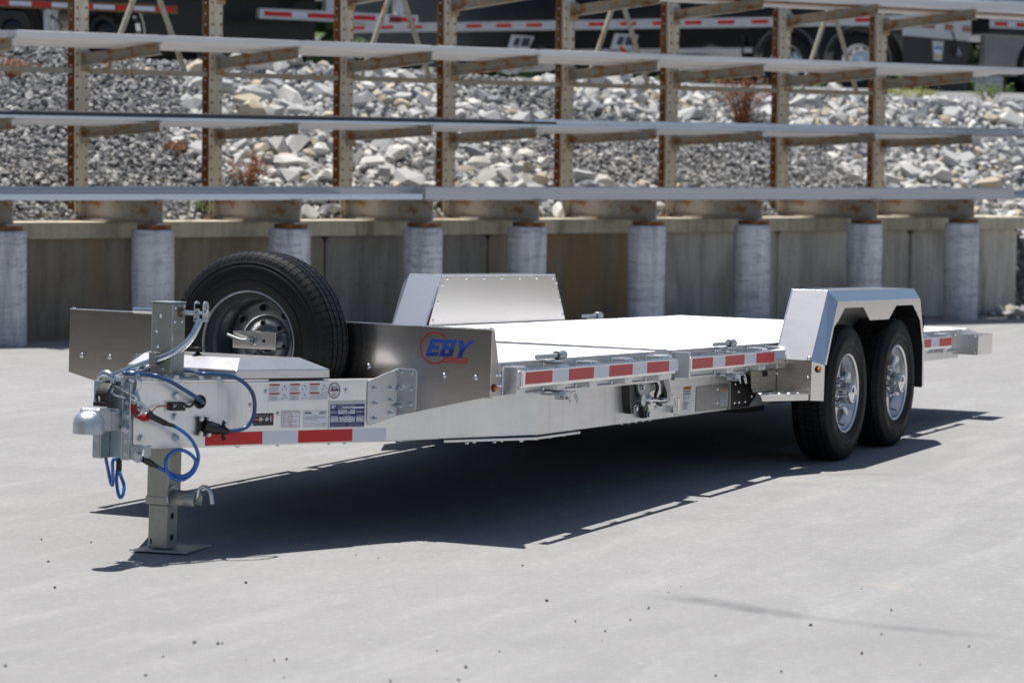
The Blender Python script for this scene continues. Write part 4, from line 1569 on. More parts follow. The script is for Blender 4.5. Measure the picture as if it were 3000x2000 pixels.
def chains():
    # the two forged safety hooks: a partly open eye with a shank
    def hook(c, R0, flip):
        H = MB()
        pts = []
        for i in range(25):
            t = R(-60 + 300 * i / 24)
            pts.append((c[0], c[1] - R0 * math.cos(t) * flip, c[2] + R0 * math.sin(t)))
        rr = [.0105 + .006 * math.sin(PI * i / 24) for i in range(25)]
        H.tube(pts, rr, 12)
        sx = pts[0]
        H.tube([sx, (sx[0], sx[1] - .016 * flip, sx[2] - .035), (sx[0], sx[1] - .018 * flip, sx[2] - .062)], [.0105, .010, .011], 10)
        o = H.build('safety_hook', M['zinc'], TR)
        e = MB()
        q = (sx[0], sx[1] - .019 * flip, sx[2] - .078)
        e.tube([(q[0], q[1] + .016 * math.cos(2 * PI * i / 20), q[2] + .016 * math.sin(2 * PI * i / 20)) for i in range(20)], .007, 8, closed=True)
        e.build('eye', M['zinc'], o)
        return o
    hook((-.385, .056, .689), .030, -1)
    hook((-.385, -.057, .690), .032, 1)
    # spring snap link on the near hook
    cb = [(-.44, -.012, .668), (-.445, -.008, .655), (-.44, -.020, .643), (-.43, -.050, .636), (-.42, -.085, .628), (-.415, -.100, .630), (-.42, -.098, .640), (-.425, -.082, .648), (-.432, -.055, .662), (-.438, -.03, .672), (-.44, -.018, .674)]
    MB().tube(smooth_path(cb, 4), .0042, 8).build('snap_link', M['chrome'], TR)
    # bare wire rope, sleeve, blue jacket with a loop, lower sleeve
    c1 = [tg(k, z, .06) for k, z in ((-.672, .628), (-.630, .613), (-.603, .592), (-.588, .573))]
    rope = MB()
    P = smooth_path(c1, 6)
    for ph in range(3):
        pts = []
        for i, p in enumerate(P):
            a = i * .9 + ph * 2 * PI / 3
            pts.append(p + Vector((0, math.cos(a), math.sin(a))) * .0035)
        rope.tube(pts, .0035, 6)
    rope.tube([p + Vector((0, .02 * math.sin(PI * i / (len(P) - 1)), -.02 * math.sin(PI * i / (len(P) - 1)))) for i, p in enumerate(P)], .0045, 8)
    rope.build('wire_rope', M['zinc'], TR)
    MB().tube([tg(-.592, .577, .06), tg(-.57, .558, .06), tg(-.51, .532, .062)], [.013, .0125, .0115], 14).tube([tg(-.515, .533, .062), tg(-.47, .521, .064)], [.009, .0075], 12).build('sleeve', M['blackplastic'], TR)
    jk = [(-.475, .523), (-.425, .496), (-.385, .463), (-.357, .419), (-.352, .382), (-.368, .342), (-.402, .315), (-.435, .309), (-.478, .324), (-.498, .355), (-.502, .377), (-.489, .404), (-.46, .422), (-.435, .426), (-.40, .417), (-.374, .395), (-.364, .373), (-.377, .345), (-.40, .329), (-.432, .3225), (-.468, .333), (-.515, .354), (-.545, .367)]
    pts = []
    n = len(jk)
    for i, (k, z) in enumerate(jk):
        off = .064 - .02 * i / n + (.012 if 14 < i < 20 else 0)
        pts.append(tg(k - .0, z, off))
    MB().tube(smooth_path(pts, 7), .0072, 12).build('safety_cable', M['blue'], TR)
    a, b = tg(-.535, .363, .048), tg(-.613, .396, .062)
    MB().tube([a, a.lerp(b, .35)], [.008, .0095], 12).tube([a.lerp(b, .33), b], .0125, 14).build('sleeve', M['blackplastic'], TR)
    q = tg(-.66, .412, .07)
    w = [b, b.lerp(q, .5) + Vector((0, .006, .01)), q + Vector((.004, 0, .006)), q + Vector((0, 0, -.014)), b.lerp(q, .5) + Vector((0, -.002, -.018)), b]
    MB().tube(smooth_path(w, 5), .0042, 8).build('wire_loop', M['zinc'], TR)
    # far cable: hangs below the channel as two loops
    lp = [(.024, .395), (.016, .342), (.006, .300), (-.006, .292), (-.014, .318), (-.016, .355), (-.014, .385), (-.02, .394), (-.028, .38), (-.022, .345), (-.024, .315), (-.036, .277), (-.050, .250), (-.060, .252), (-.061, .272), (-.055, .297), (-.040, .326), (-.034, .352)]
    pts = [Vector((-.425 + .012 * math.sin(i * .9), y, z)) for i, (y, z) in enumerate(lp)]
    MB().tube(smooth_path(pts, 6), .0068, 12).build('safety_cable', M['blue'], TR)
    MB().tube([(-.42, -.034, .348), (-.415, -.030, .398)], .0115, 12).build('sleeve', M['blackplastic'], TR)
    # breakaway switch with its red coil
    sw = MB()
    sw.prism([(-.458, .577), (-.392, .577), (-.392, .611), (-.458, .611)], .004, .026, FT)
    so = sw.build('breakaway_switch', M['blackplastic'], TR, .003)
    br = MB()
    br.prism([(-.474, .572), (-.376, .572), (-.370, .590), (-.380, .615), (-.474, .615)], .0006, .0036, FT)
    br.build('switch_bracket', M['zinc'], so)
    m = frame(tg(-.452, .592, .0265), TD, (0, 0, 1), TN)
    text('ZIP', .010, m, so, M['ink_white'], weight=.0003)
    m = frame(tg(-.452, .603, .0265), TD, (0, 0, 1), TN)
    text('BREAKAWAY', .0035, m, so, M['ink_white'])
    MB().cyl(tg(-.402, .594, .0262), tg(-.402, .594, .028), .003, 8).build('lamp', M['ink_white'], so)
    co = []
    path = smooth_path([tg(-.655, .606, .045), tg(-.652, .586, .045), tg(-.628, .565, .045), tg(-.600, .553, .045), tg(-.578, .556, .045)], 14)
    for i, p in enumerate(path):
        for q in range(3):
            a = (i * 3 + q) * 1.25
            d = (path[min(i + 1, len(path) - 1)] - path[max(i - 1, 0)]).normalized()
            e1 = d.orthogonal().normalized()
            e2 = d.cross(e1)
            co.append(p + e1 * .011 * math.cos(a) + e2 * .011 * math.sin(a))
    rc = MB().tube(co, .0017, 5)
    rc.tube(smooth_path([tg(-.667, .628, .05), tg(-.66, .615, .05), tg(-.655, .606, .05)], 4), .002, 6)
    rc.tube(smooth_path([tg(-.578, .556, .04), tg(-.56, .575, .02), tg(-.545, .574, .015), tg(-.535, .588, .02), tg(-.51, .596, .02), tg(-.462, .594, .015)], 5), .0022, 6)
    rc.build('coil_cable', M['redcoil'], TR)
    MB().tube(smooth_path([tg(-.392, .596, .014), tg(-.37, .592, .02), tg(-.345, .606, .016), tg(-.325, .604, .004)], 5), .005, 8).build('switch_lead', M['blackplastic'], TR)
    # grommet
    g = MB()
    n = 28
    g.lathe([(.019, .0), (.019, .006), (.023, .008), (.027, .005), (.028, .0)], n)
    go = g.build('grommet', M['blackplastic'], TR, 0, frame(tg(-.309, .609, .0005), TD, (0, 0, 1), TN))
    MB().cyl((0, 0, .0003), (0, 0, .0012), .0192, 24, smooth=False).build('opening', M['darkvoid'], go)
    # blue brake cable from the grommet round the jack to the plug
    bc = [tg(-.309, .604, -.004), tg(-.312, .607, .02), tg(-.335, .615, .05), tg(-.368, .634, .052), tg(-.425, .664, .052), tg(-.482, .693, .05), tg(-.537, .711, .046), tg(-.590, .722, .035)]
    bc = [Vector(p) for p in bc] + [Vector((-.432, -.066, .727)), Vector((-.425, -.048, .731)), Vector((-.36, -.02, .730)), Vector((-.22, .035, .726)), Vector((-.10, .075, .722)), Vector((-.01, .088, .720)), Vector((.05, .06, .720)), Vector((.065, .0, .720)), Vector((.045, -.07, .722)), Vector((-.02, -.13, .725)), tg(-.345, .724, .05), tg(-.28, .722, .085), tg(-.215, .711, .10), tg(-.160, .684, .098), tg(-.120, .645, .092), tg(-.103, .598, .085), tg(-.106, .548, .08), tg(-.130, .513, .074), tg(-.172, .498, .066), tg(-.222, .494, .055)]
    MB().tube(smooth_path(bc, 7), .0082, 12).build('brake_cable', M['navy'], TR)
    # seven pin plug in its socket
    pg = MB()
    fr = frame(tg(-.295, .512, .0), TD, (0, 0, 1), TN)
    pg.prism([(-.322, .476), (-.268, .472), (-.266, .546), (-.320, .552)], .001, .020, FT)
    po = pg.build('socket', M['blackplastic'], TR, .004)
    d = (TD * .75 + TN * .55).normalized()
    p0 = tg(-.296, .514, .018)
    d2 = (tg(-.215, .495, .052) - p0).normalized()
    pl = MB().cyl(p0, p0 + d2 * .055, .026, 20, r1=.022).cyl(p0 + d2 * .054, p0 + d2 * .10, .021, 18, r1=.012)
    pl.build('plug', M['blackplastic'], po)
    for k in (-1, 1):
        q = p0 + d2 * .082
        e = Vector((0, 0, k))
        wg = MB().tube([q + e * .012, q + e * .026 - d2 * .006, q + e * .036 + d2 * .002], [.008, .0065, .010], 8)
        wg.build('plug_wing', M['blackplastic'], po)
    for (k, z) in ((-.313, .543), (-.276, .540), (-.276, .480), (-.315, .484)):
        put(BOLT_S, tg(k, z, .020), TN, po)
chains()

# --- the face of the near tongue beam: bolts, tape, decals
for (k, z) in ((-.425, .634), (-.424, .552), (-.578, .552), (-.579, .470), (-.422, .472)):
    put(BOLT, tg(k, z, .0005), TN)
for (k, z) in ((.014, .645), (.420, .645), (-.060, .592), (-.063, .516), (.077, .555)):
    put(BOLT_S, tg(k, z, .0005), TN)
def tape_on(fn, k0, seq, z1, w, name='reflective_tape'):
    k = k0
    for L, c in seq:
        mb = MB()
        mb.prism([(k, z1 - .051), (k + L, z1 - .051), (k + L, z1), (k, z1)], .0004, .0009, fn)
        mb.build(name, M[c], TR)
        k += L
tape_on(FT, -.279, [(.279, 'tape_red'), (.178, 'tape_white'), (.279, 'tape_red'), (.178, 'tape_white')], .4848, 0)

def decal_box(name, m, k0, k1, z0, z1, fn=FT, off=.0008, r=0.0):
    pts = [(k0, z0), (k1, z0), (k1, z1), (k0, z1)]
    if r:
        pts = []
        for cx, cz, a in ((k1 - r, z1 - r, 0), (k0 + r, z1 - r, 90), (k0 + r, z0 + r, 180), (k1 - r, z0 + r, 270)):
            for i in range(4):
                t = R(a + 30 * i)
                pts.append((cx + r * math.cos(t), cz + r * math.sin(t)))
    mb = MB()
    mb.prism(pts, .0003, off, fn)
    return mb.build(name, m, TR)
def ttext(body, k, z, size, parent, m, align='LEFT', off=.0021, shear=0, weight=0, squeeze=1.0, fr=None):
    mt = frame(tg(k, z, off), TD, (0, 0, 1), TN) if fr is None else fr(k, z, off)
    return text(body, size, mt, parent, m, align=align, shear=shear, weight=weight, squeeze=squeeze)
def rects(parent, name, items, fn=FT, w=.0013, mats=None):
    mb = MB()
    for (a, b, c, d, mi) in items:
        mb.quad(fn, a, b, c, d, w + .0002 * mi, mi)
    return mb.build(name, mats, parent)

def dashes(k0, k1, z, h):
    '''print too small to read in the photograph: short strokes'''
    out = []
    k = k0
    while k < k1 - .001:
        L = random.uniform(.0010, .0026)
        out.append((k, min(k1, k + L), z + random.uniform(0, .15) * h, z + h * random.uniform(.8, 1), 0))
        k += L + random.choice((.0005, .0006, .0007, .0018))
    return out
def decals():
    # safety panel: three columns, two rows
    k0, k1, z0, z1 = .026, .330, .605, .677
    d = decal_box('warning_decal', M['stk_white'], k0, k1, z0, z1)
    it = []
    W3 = (k1 - k0)
    cols = [k0, k0 + W3 * .337, k0 + W3 * .668, k1]
    for r_, (za, zb) in enumerate(((.642, .676), (.606, .640))):
        for c in range(3):
            ka, kb = cols[c] + .002, cols[c + 1] - .002
            km = ka + (kb - ka) * .52
            it.append((ka, km, zb - .0075, zb - .0005, 0))
            wide = (r_ == 1 and c == 2)
            for q in range(6):
                zz = zb - .0115 - q * .0036
                if wide:
                    if q % 2 == 0:
                        it.append((ka + (.010 if q == 0 else .001), kb - .004 - random.uniform(0, .006), zz - .0018, zz - .0004, 1))
                else:
                    it.append((ka + .001, km - .002 - random.uniform(0, .012), zz - .0012, zz, 2))
            if not wide:
                # line drawings
                cx = (km + kb) / 2
                zc = (za + zb) / 2
                it.append((cx - .004, cx + .004, zc + .004, zc + .009, 1))
                it.append((cx - .014, cx - .002, zc - .008, zc - .0065, 1))
                it.append((cx - .012, cx - .0105, zc - .012, zc - .002, 1))
                it.append((cx + .004, cx + .014, zc - .003, zc - .0018, 2))
                it.append((cx + .008, cx + .0095, zc - .010, zc + .001, 1))
            it.append((kb + .0012, kb + .0018, za, zb, 3))
    it.append((k0, k1, .6405, .6412, 3))
    rects(d, 'print', it, mats=[M['stk_red'], M['ink'], M['ink_lt'], M['stk_grey']])
    for r_, zb in enumerate((.676, .640)):
        for c in range(3):
            ttext('WARNING', cols[c] + .012, zb - .0066, .0062, d, M['ink'], off=.0024)
    ttext('OVERLOAD HAZARD', cols[2] + .058, .6335, .0048, d, M['ink'], off=.0018)
    # round dealer association seal
    kc, zc, r = .356, .645, .0325
    def disc(rr, off, m, name, parent):
        pts = [(kc + rr * math.cos(2 * PI * i / 36), zc + rr * 1.06 * math.sin(2 * PI * i / 36)) for i in range(36)]
        return MB().prism(pts, .0003, off, FT).build(name, m, parent)
    s0 = disc(r, .0008, M['gold'], 'association_seal', TR)
    disc(r * .96, .0012, M['ink_lt'], 'seal_ring', s0)
    disc(r * .76, .0016, M['stk_white'], 'seal_field', s0)
    mb = MB()
    w = .0020
    mb.poly(FT, [(kc - .018, zc + .012), (kc - .010, zc + .020), (kc - .004, zc + .010), (kc - .012, zc + .004)], w, 0)
    mb.poly(FT, [(kc - .020, zc - .004), (kc + .021, zc - .002), (kc + .019, zc + .004), (kc - .020, zc + .002)], w, 0)
    mb.poly(FT, [(kc - .012, zc - .020), (kc + .010, zc - .021), (kc + .002, zc - .0155), (kc - .012, zc - .0155)], w, 0)
    mb.poly(FT, [(kc + .008, zc + .018), (kc + .013, zc + .018), (kc + .010, zc + .008), (kc + .005, zc + .008)], w, 1)
    mb.poly(FT, [(kc - .006, zc + .018), (kc + .003, zc + .019), (kc + .002, zc + .010), (kc - .004, zc + .010)], w, 2)
    mb.build('seal_print', [M['stk_red'], M['stk_navy'], M['ink_lt']], s0)
    ttext('NATM', kc, zc - .003, .0155, s0, M['stk_navy'], align='CENTER', off=.0026, shear=.35, weight=.0006)
    ttext('NATM.COM', kc, zc - .0125, .0052, s0, M['stk_navy'], align='CENTER', off=.0026)
    for i in range(26):
        t = 2 * PI * i / 26
        q = .0285
        m = frame(tg(kc + q * math.cos(t), zc + q * 1.06 * math.sin(t), .0018), TD * (-math.sin(t)) + Vector((0, 0, math.cos(t))), TD * math.cos(t) + Vector((0, 0, math.sin(t))), TN)
        if i % 2 == 0:
            text('GUIDELINECOMPLIANT'[i // 2], .0045, m, s0, M['ink_white'], align='CENTER')
    # black maker's card
    b = decal_box('hookup_decal', M['stk_black'], -.048, .053, .508, .558, r=.003)
    rects(b, 'print', [(-.046, -.018, .530, .5365, 0), (-.018, -.004, .526, .541, 1), (.012, .026, .526, .541, 1), (-.004, .012, .5325, .5345, 1), (.026, .036, .5325, .5345, 1), (.036, .040, .523, .548, 2), (.041, .050, .522, .552, 3)], mats=[M['stk_orange'], M['stk_grey'], M['stk_white'], M['ink_red']])
    ttext('HANDLE YOUR TRAILER TIRES', -.044, .5455, .0052, b, M['ink_white'], off=.0018)
    ttext('MANUAL', -.044, .5505, .005, b, M['stk_red'], off=.0018)
    ttext('TORQUE   INFLATION   SPEED', -.044, .5145, .0042, b, M['ink_lt'], off=.0018)
    ttext('HUBS AND AXLES', -.044, .520, .0046, b, M['ink_red'], off=.0018)
    # circuit colour code card
    c = decal_box('wiring_decal', M['stk_white'], .090, .188, .496, .569, r=.002)
    a0, a1, b0, b1 = .0935, .1845, .4995, .5655
    e = .0012
    rects(c, 'border', [(a0, a1, b1 - e, b1, 0), (a0, a1, b0, b0 + e, 0), (a0, a0 + e, b0, b1, 0), (a1 - e, a1, b0, b1, 0), (.099, .180, .5557, .5563, 0)], mats=[M['ink_red']])
    ttext('ELECTRIC CIRCUIT COLOR CODE', .0985, .5572, .0058, c, M['ink_red'], off=.0018, squeeze=.94)
    for i, (p, q) in enumerate((('WHITE', 'GROUND'), ('BLUE', 'BRAKE APPLICATION'), ('GREEN', 'RIGHT TURN'), ('YELLOW', 'LEFT TURN'), ('BLACK', 'AUXILIARY OR BACK-UP'), ('BROWN', 'CLEARANCE - TAIL'), ('RED', 'AUXILIARY'), ('BROWN / WHITE', 'INSIDE LIGHT'))):
        z = .5486 - i * .0064
        ttext(p, .0985, z, .0056, c, M['ink_red'], off=.0018)
        ttext(q, .122 if i < 7 else .140, z, .0056, c, M['ink_red'], off=.0018, squeeze=.93)
    # inspection card
    f = decal_box('inspection_decal', M['stk_white'], .202, .3225, .4945, .566, r=.003)
    a0, a1, b0, b1 = .2045, .320, .497, .5635
    e = .0008
    rects(f, 'border', [(a0, a1, b1 - e, b1, 0), (a0, a1, b0, b0 + e, 0), (a0, a0 + e, b0, b1, 0), (a1 - e, a1, b0, b1, 0)] + [(.209, .316 - random.uniform(0, .003), .5395 - i * .0042, .5407 - i * .0042, 1) for i in range(3)] + [(.209, .272, .5269, .5281, 1)], mats=[M['ink_lt'], M['ink_lt']])
    ttext('FHWA', .2095, .5505, .0118, f, M['ink'], off=.0018, weight=.0005)
    ttext('PERIODIC', .315, .5555, .0062, f, M['ink'], align='RIGHT', off=.0018, weight=.0002)
    ttext('INSPECTION', .315, .5492, .0062, f, M['ink'], align='RIGHT', off=.0018, weight=.0002)
    ttext('CERTIFICATION', .262, .5438, .0034, f, M['ink'], align='CENTER', off=.0018)
    ttext('MONTH LAST INSPECTED', .262, .5205, .0038, f, M['ink_lt'], align='CENTER', off=.0018)
    for r_, row in enumerate(('JAN FEB MAR APR MAY JUN', 'JUL AUG SEP OCT NOV DEC')):
        for i, wd in enumerate(row.split()):
            ttext(wd, .211 + i * .0145, .5095 - r_ * .0075, .0046, f, M['ink'], off=.0018)
    rects(f, 'years', dashes(.2985, .317, .5095, .0036) + dashes(.2985, .317, .502, .0036), mats=[M['ink_lt']])
    # blue maker's plate on a silver backing
    decal_box('plate_backing', M['stk_grey'], .3285, .5205, .4895, .6035, off=.0006)
    n = decal_box('maker_plate', M['stk_white'], .3365, .5185, .4925, .5905, off=.0010, r=.003)
    mb = MB().quad(FT, .3385, .5165, .4945, .5885, .0013)
    mb.build('blue_field', M['stk_navy'], n)
    wh = [(.3995, .513, .5695, .5765, 0), (.379, .4245, .5575, .5640, 0), (.443, .467, .5575, .5640, 0), (.379, .467, .5485, .5550, 0)]
    for i in range(3):
        z = .5355 - i * .0080
        wh += [(.3415, .381, z - .0058, z, 0), (.387, .467, z - .0058, z, 0), (.474, .512, z - .0058, z, 0)]
    rects(n, 'fields', wh, w=.0015, mats=[M['stk_white']])
    wp = dashes(.376, .470, .5800, .0028) + dashes(.376, .397, .5715, .0026) + dashes(.342, .366, .5590, .0026) + dashes(.342, .374, .5535, .0024) + dashes(.342, .372, .5500, .0024) + dashes(.429, .440, .5590, .0026) + dashes(.476, .510, .5565, .0026) + dashes(.472, .513, .5515, .0026) + dashes(.3425, .379, .5375, .0024) + dashes(.405, .450, .5385, .0024) + dashes(.480, .508, .5395, .0024)
    rects(n, 'white_print', wp, w=.0015, mats=[M['ink_white']])
    bp = dashes(.402, .453, .5712, .003) + dashes(.384, .418, .5592, .003) + dashes(.450, .461, .5592, .003) + dashes(.407, .440, .5505, .0026)
    for z in (.5310, .5150):
        bp += dashes(.345, .376, z, .003) + dashes(.394, .417, z, .003) + dashes(.424, .434, z, .003) + dashes(.449, .464, z, .003) + dashes(.482, .503, z, .003)
    rects(n, 'black_print', bp, w=.0017, mats=[M['ink']])
    ln = []
    for i in range(4):
        ln += [(.342, .424 - random.uniform(0, .008), .5065 - i * .0032, .5076 - i * .0032, 0), (.431, .512 - random.uniform(0, .01), .5065 - i * .0032, .5076 - i * .0032, 0)]
    rects(n, 'small_print', ln, w=.0015, mats=[M['ink_lt']])
    ttext('EBY', .3435, .574, .0128, n, M['ink_white'], off=.0021, shear=.3, weight=.0006)
    ar = MB()
    P = [(.353 + .0095 * math.cos(R(40 + i * 9)), .5785 + .0095 * math.sin(R(40 + i * 9))) for i in range(31)]
    for (u0, v0), (u1, v1) in zip(P[:-1], P[1:]):
        c0 = Vector((u0 - .353, v0 - .5785)).normalized() * .0008
        c1_ = Vector((u1 - .353, v1 - .5785)).normalized() * .0008
        ar.poly(FT, [(u0, v0), (u1, v1), (u1 + c1_.x, v1 + c1_.y), (u0 + c0.x, v0 + c0.y)], .0019)
    ar.build('logo_ring', M['ink_white'], n)
decals()

# --- stone guard across the front of the deck
def guard():
    X = .836
    mb = MB()
    mb.prism([(-1.026, .913), (1.026, .913), (1.026, .638), (.601, .535), (.30, .535), (-.30, .535), (-.601, .535), (-1.026, .638)], X, X + .004, FX)
    g = mb.build('stone_guard', M['alu_guard'], TR)
    MB().box(X - .002, X + .030, -1.027, 1.027, .9135, .9175).build('top_lip', M['alu_bright'], TR, .0015)
    for s_ in (-1, 1):
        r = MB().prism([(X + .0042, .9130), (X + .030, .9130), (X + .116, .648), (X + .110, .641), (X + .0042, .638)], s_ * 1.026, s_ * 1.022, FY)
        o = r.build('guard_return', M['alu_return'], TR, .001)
        for (x, z) in ((X + .062, .725), (X + .094, .724), (X + .066, .680), (X + .097, .680)):
            put(RIVET, (x, s_ * 1.0262, z), (0, s_, 0), o)
        c = Vector((X + .036, s_ * 1.0262, .672))
        MB().cyl(c, c + Vector((0, s_ * .004, 0)), .0165, 24).cyl(c + Vector((0, s_ * .004, 0)), c + Vector((0, s_ * .0045, 0)), .0125, 20).build('lamp_grommet', M['blackplastic'], o)
        mm = MB().lathe([(.0105, 0), (.0105, .006), (.008, .012), (.004, .0145), (0, .015)], 20).build('marker_lamp', M['amber'], o, 0, orient(c + Vector((0, s_ * .0045, 0)), (0, s_, 0)))
        MB().cyl((X + .014, s_ * 1.017, .9176), (X + .014, s_ * 1.017, .9225), .009, 16).build('end_cap', M['alu_bright'], o)
        for y in (.814, .958):
            put(BUTTON, (X - .0005, s_ * y, .7125), (-1, 0, 0), g)
    put(BUTTON, (X - .0005, -.46, .735), (-1, 0, 0), g)
    # bent gusset plates bolting the guard to the tongue beams
    for s_ in (-1, 1):
        def T(p):
            return Vector((p.x, s_ * -p.y, p.z)) if s_ > 0 else p
        a = MB()
        r = .012
        pl = [(.527, .509 + r), (.527, .682 - r), (.530, .684), (.6865, .7345), (.6865, .5345), (.545, .498), (.533, .500)]
        a.prism(pl, .0008, .0065, FT)
        for i, p in enumerate(a.v):
            a.v[i] = T(Vector(p))
        if s_ > 0:
            a.f = [tuple(reversed(q)) for q in a.f]
        ao = a.build('gusset_plate', M['gusset'], TR, .002)
        b = MB()
        b.prism([(-.603, .7345), (-.680, .7335), (-.6905, .727), (-.6895, .569), (-.682, .560), (-.603, .5345)], X - .0062, X - .0005, FX)
        b.v = [tuple(T(Vector(p))) for p in b.v]
        if s_ > 0:
            b.f = [tuple(reversed(q)) for q in b.f]
        bo = b.build('gusset_flange', M['gusset'], TR, .002)
        for (k, z) in ((.563, .652), (.649, .652), (.566, .589), (.648, .599), (.649, .547), (.566, .526)):
            n = T(TN.copy())
            put(STUD, T(tg(k, z, .0066)), n, ao)
        for (y, z) in ((-.617, .719), (-.667, .717), (-.615, .649), (-.665, .650), (-.614, .578), (-.664, .587)):
            p = T(Vector((X - .0063, y, z)))
            put(STUD, p, (-1, 0, 0), bo)
    # printed maker's mark
    lg = MB()
    F = lambda u, v, w: (X - w, -u, v)
    cx, cz, ro, ri = .7665, .8265, .0675, .0615
    A0, A1 = 38, 318
    P = []
    n = 60
    for i in range(n + 1):
        t = R(A0 + (A1 - A0) * i / n)
        P.append((math.cos(t), math.sin(t)))
    for (c0, s0), (c1, s1) in zip(P[:-1], P[1:]):
        lg.poly(F, [(cx + ro * c0, cz + ro * s0), (cx + ro * c1, cz + ro * s1), (cx + ri * c1, cz + ri * s1), (cx + ri * c0, cz + ri * s0)], .0008)
    for i, (xa, xb) in enumerate(((.822, .923), (.815, .921), (.806, .919))):
        z = .7905 - i * .0085
        lg.poly(F, [(xa - .004, z - .0042), (xb - .0012, z - .0042), (xb, z), (xa, z)], .0008)
    lg.poly(F, [(.797, .7690), (.806, .7697), (.826, .7905), (.818, .7905)], .0010)
    lg.poly(F, [(cx + ri * .70, cz - ri * .715), (cx + ro * .72, cz - ro * .76), (.8105, .7775), (.8055, .7805)], .0010)
    lg.build('logo_ring', M['logo_red'], g)
    eb = MB()
    def L(poly, u0, hole=None):
        # letters in a 0..1 high box, slanted
        H = .0715
        Z0 = .7925
        fn = lambda p: (u0 + p[0] * H + p[1] * H * .33, Z0 + p[1] * H)
        eb.poly(F, [fn(p) for p in poly], .0009)
    def bar(u0, pts):
        L(pts, u0)
    # E
    u = .7255
    L([(0, 0), (.30, 0), (.30, 1), (0, 1)], u)
    for (a, b, w) in ((0, .24, .78), (.385, .615, .70), (.77, 1, .80)):
        L([(.30, a), (w, a), (w, b), (.30, b)], u)
    # B
    u = .7870
    L([(0, 0), (.28, 0), (.28, 1), (0, 1)], u)
    L([(.28, 0), (.66, 0), (.78, .05), (.84, .12), (.84, .22), (.28, .22)], u)
    L([(.28, .41), (.78, .41), (.78, .50), (.76, .56), (.62, .60), (.28, .60)], u)
    L([(.28, .78), (.80, .78), (.80, .90), (.74, .97), (.64, 1), (.28, 1)], u)
    L([(.54, .22), (.84, .22), (.84, .32), (.78, .41), (.54, .41)], u)
    L([(.54, .60), (.70, .58), (.79, .65), (.80, .78), (.54, .78)], u)
    # Y
    u = .8530
    L([(.26, 0), (.56, 0), (.56, .42), (.26, .42)], u)
    L([(.26, .42), (.56, .42), (.28, 1), (-.04, 1)], u)
    L([(.36, .42), (.56, .42), (1.02, 1), (.66, 1)], u)
    eb.build('logo_letters', M['logo_blue'], g)
guard()

# --- tool box lid between the tongue beams
def lid():
    ins = -.004
    def bp(k, z, off):
        return tg(k, z, off)
    xf, xr = .085, .51
    def ring(off, dx, z):
        # near side follows the beam; mirrored
        tn = math.tan(TA)
        yf = lambda x: .30902 + (x - .21335) * tn + off / math.cos(TA)
        a, b = xf + dx, xr - dx
        return [(a, -yf(a), z), (b, -yf(b), z), (b, yf(b), z), (a, yf(a), z)]
    R0 = ring(.004, 0, .699)
    R1 = ring(.004, 0, .733)
    R2 = ring(-.055, .075, .778)
    mb = MB()
    mb.add(R0 + R1 + R2, [(0, 1, 5, 4), (1, 2, 6, 5), (2, 3, 7, 6), (3, 0, 4, 7), (4, 5, 9, 8), (5, 6, 10, 9), (6, 7, 11, 10), (7, 4, 8, 11), (8, 9, 10, 11)])
    o = mb.build('toolbox_lid', M['alu_lid'], TR, .004)
    m2 = MB()
    rr = ring(-.012, .01, .6895)
    r3 = ring(-.012, .01, .6985)
    m2.add(rr + r3, [(0, 1, 5, 4), (1, 2, 6, 5), (2, 3, 7, 6), (3, 0, 4, 7), (4, 5, 6, 7)])
    m2.build('lid_gap_shade', M['blackplastic'], TR)  # black strip standing in for the shaded gap under the lid
    kn = MB().lathe([(.024, .0), (.022, .006), (.0125, .010), (.011, .030), (.016, .036), (.046, .039), (.047, .043), (0, .044)], 28)
    kn.build('lid_knob', M['blackplastic'], o, 0, Matrix.Translation((.19, -.012, .778)) @ Matrix.Diagonal((.76, .76, .76, 1)))
    bx = MB()
    q0 = ring(-.10, .03, .45)
    q1 = ring(-.10, .03, .688)
    bx.add(q0 + q1, [(0, 1, 5, 4), (1, 2, 6, 5), (2, 3, 7, 6), (3, 0, 4, 7), (0, 3, 2, 1)])
    bx.build('toolbox', M['alu_dark'], TR)
MB().prism([(.44, -.385), (.90, -.58), (.90, .58), (.44, .385)], .4285, .4335, XYZ).build('tongue_sun_block', M['alu_dark'], TR)  # plate added to stop sun leaking between the beams into the shadow
lid()

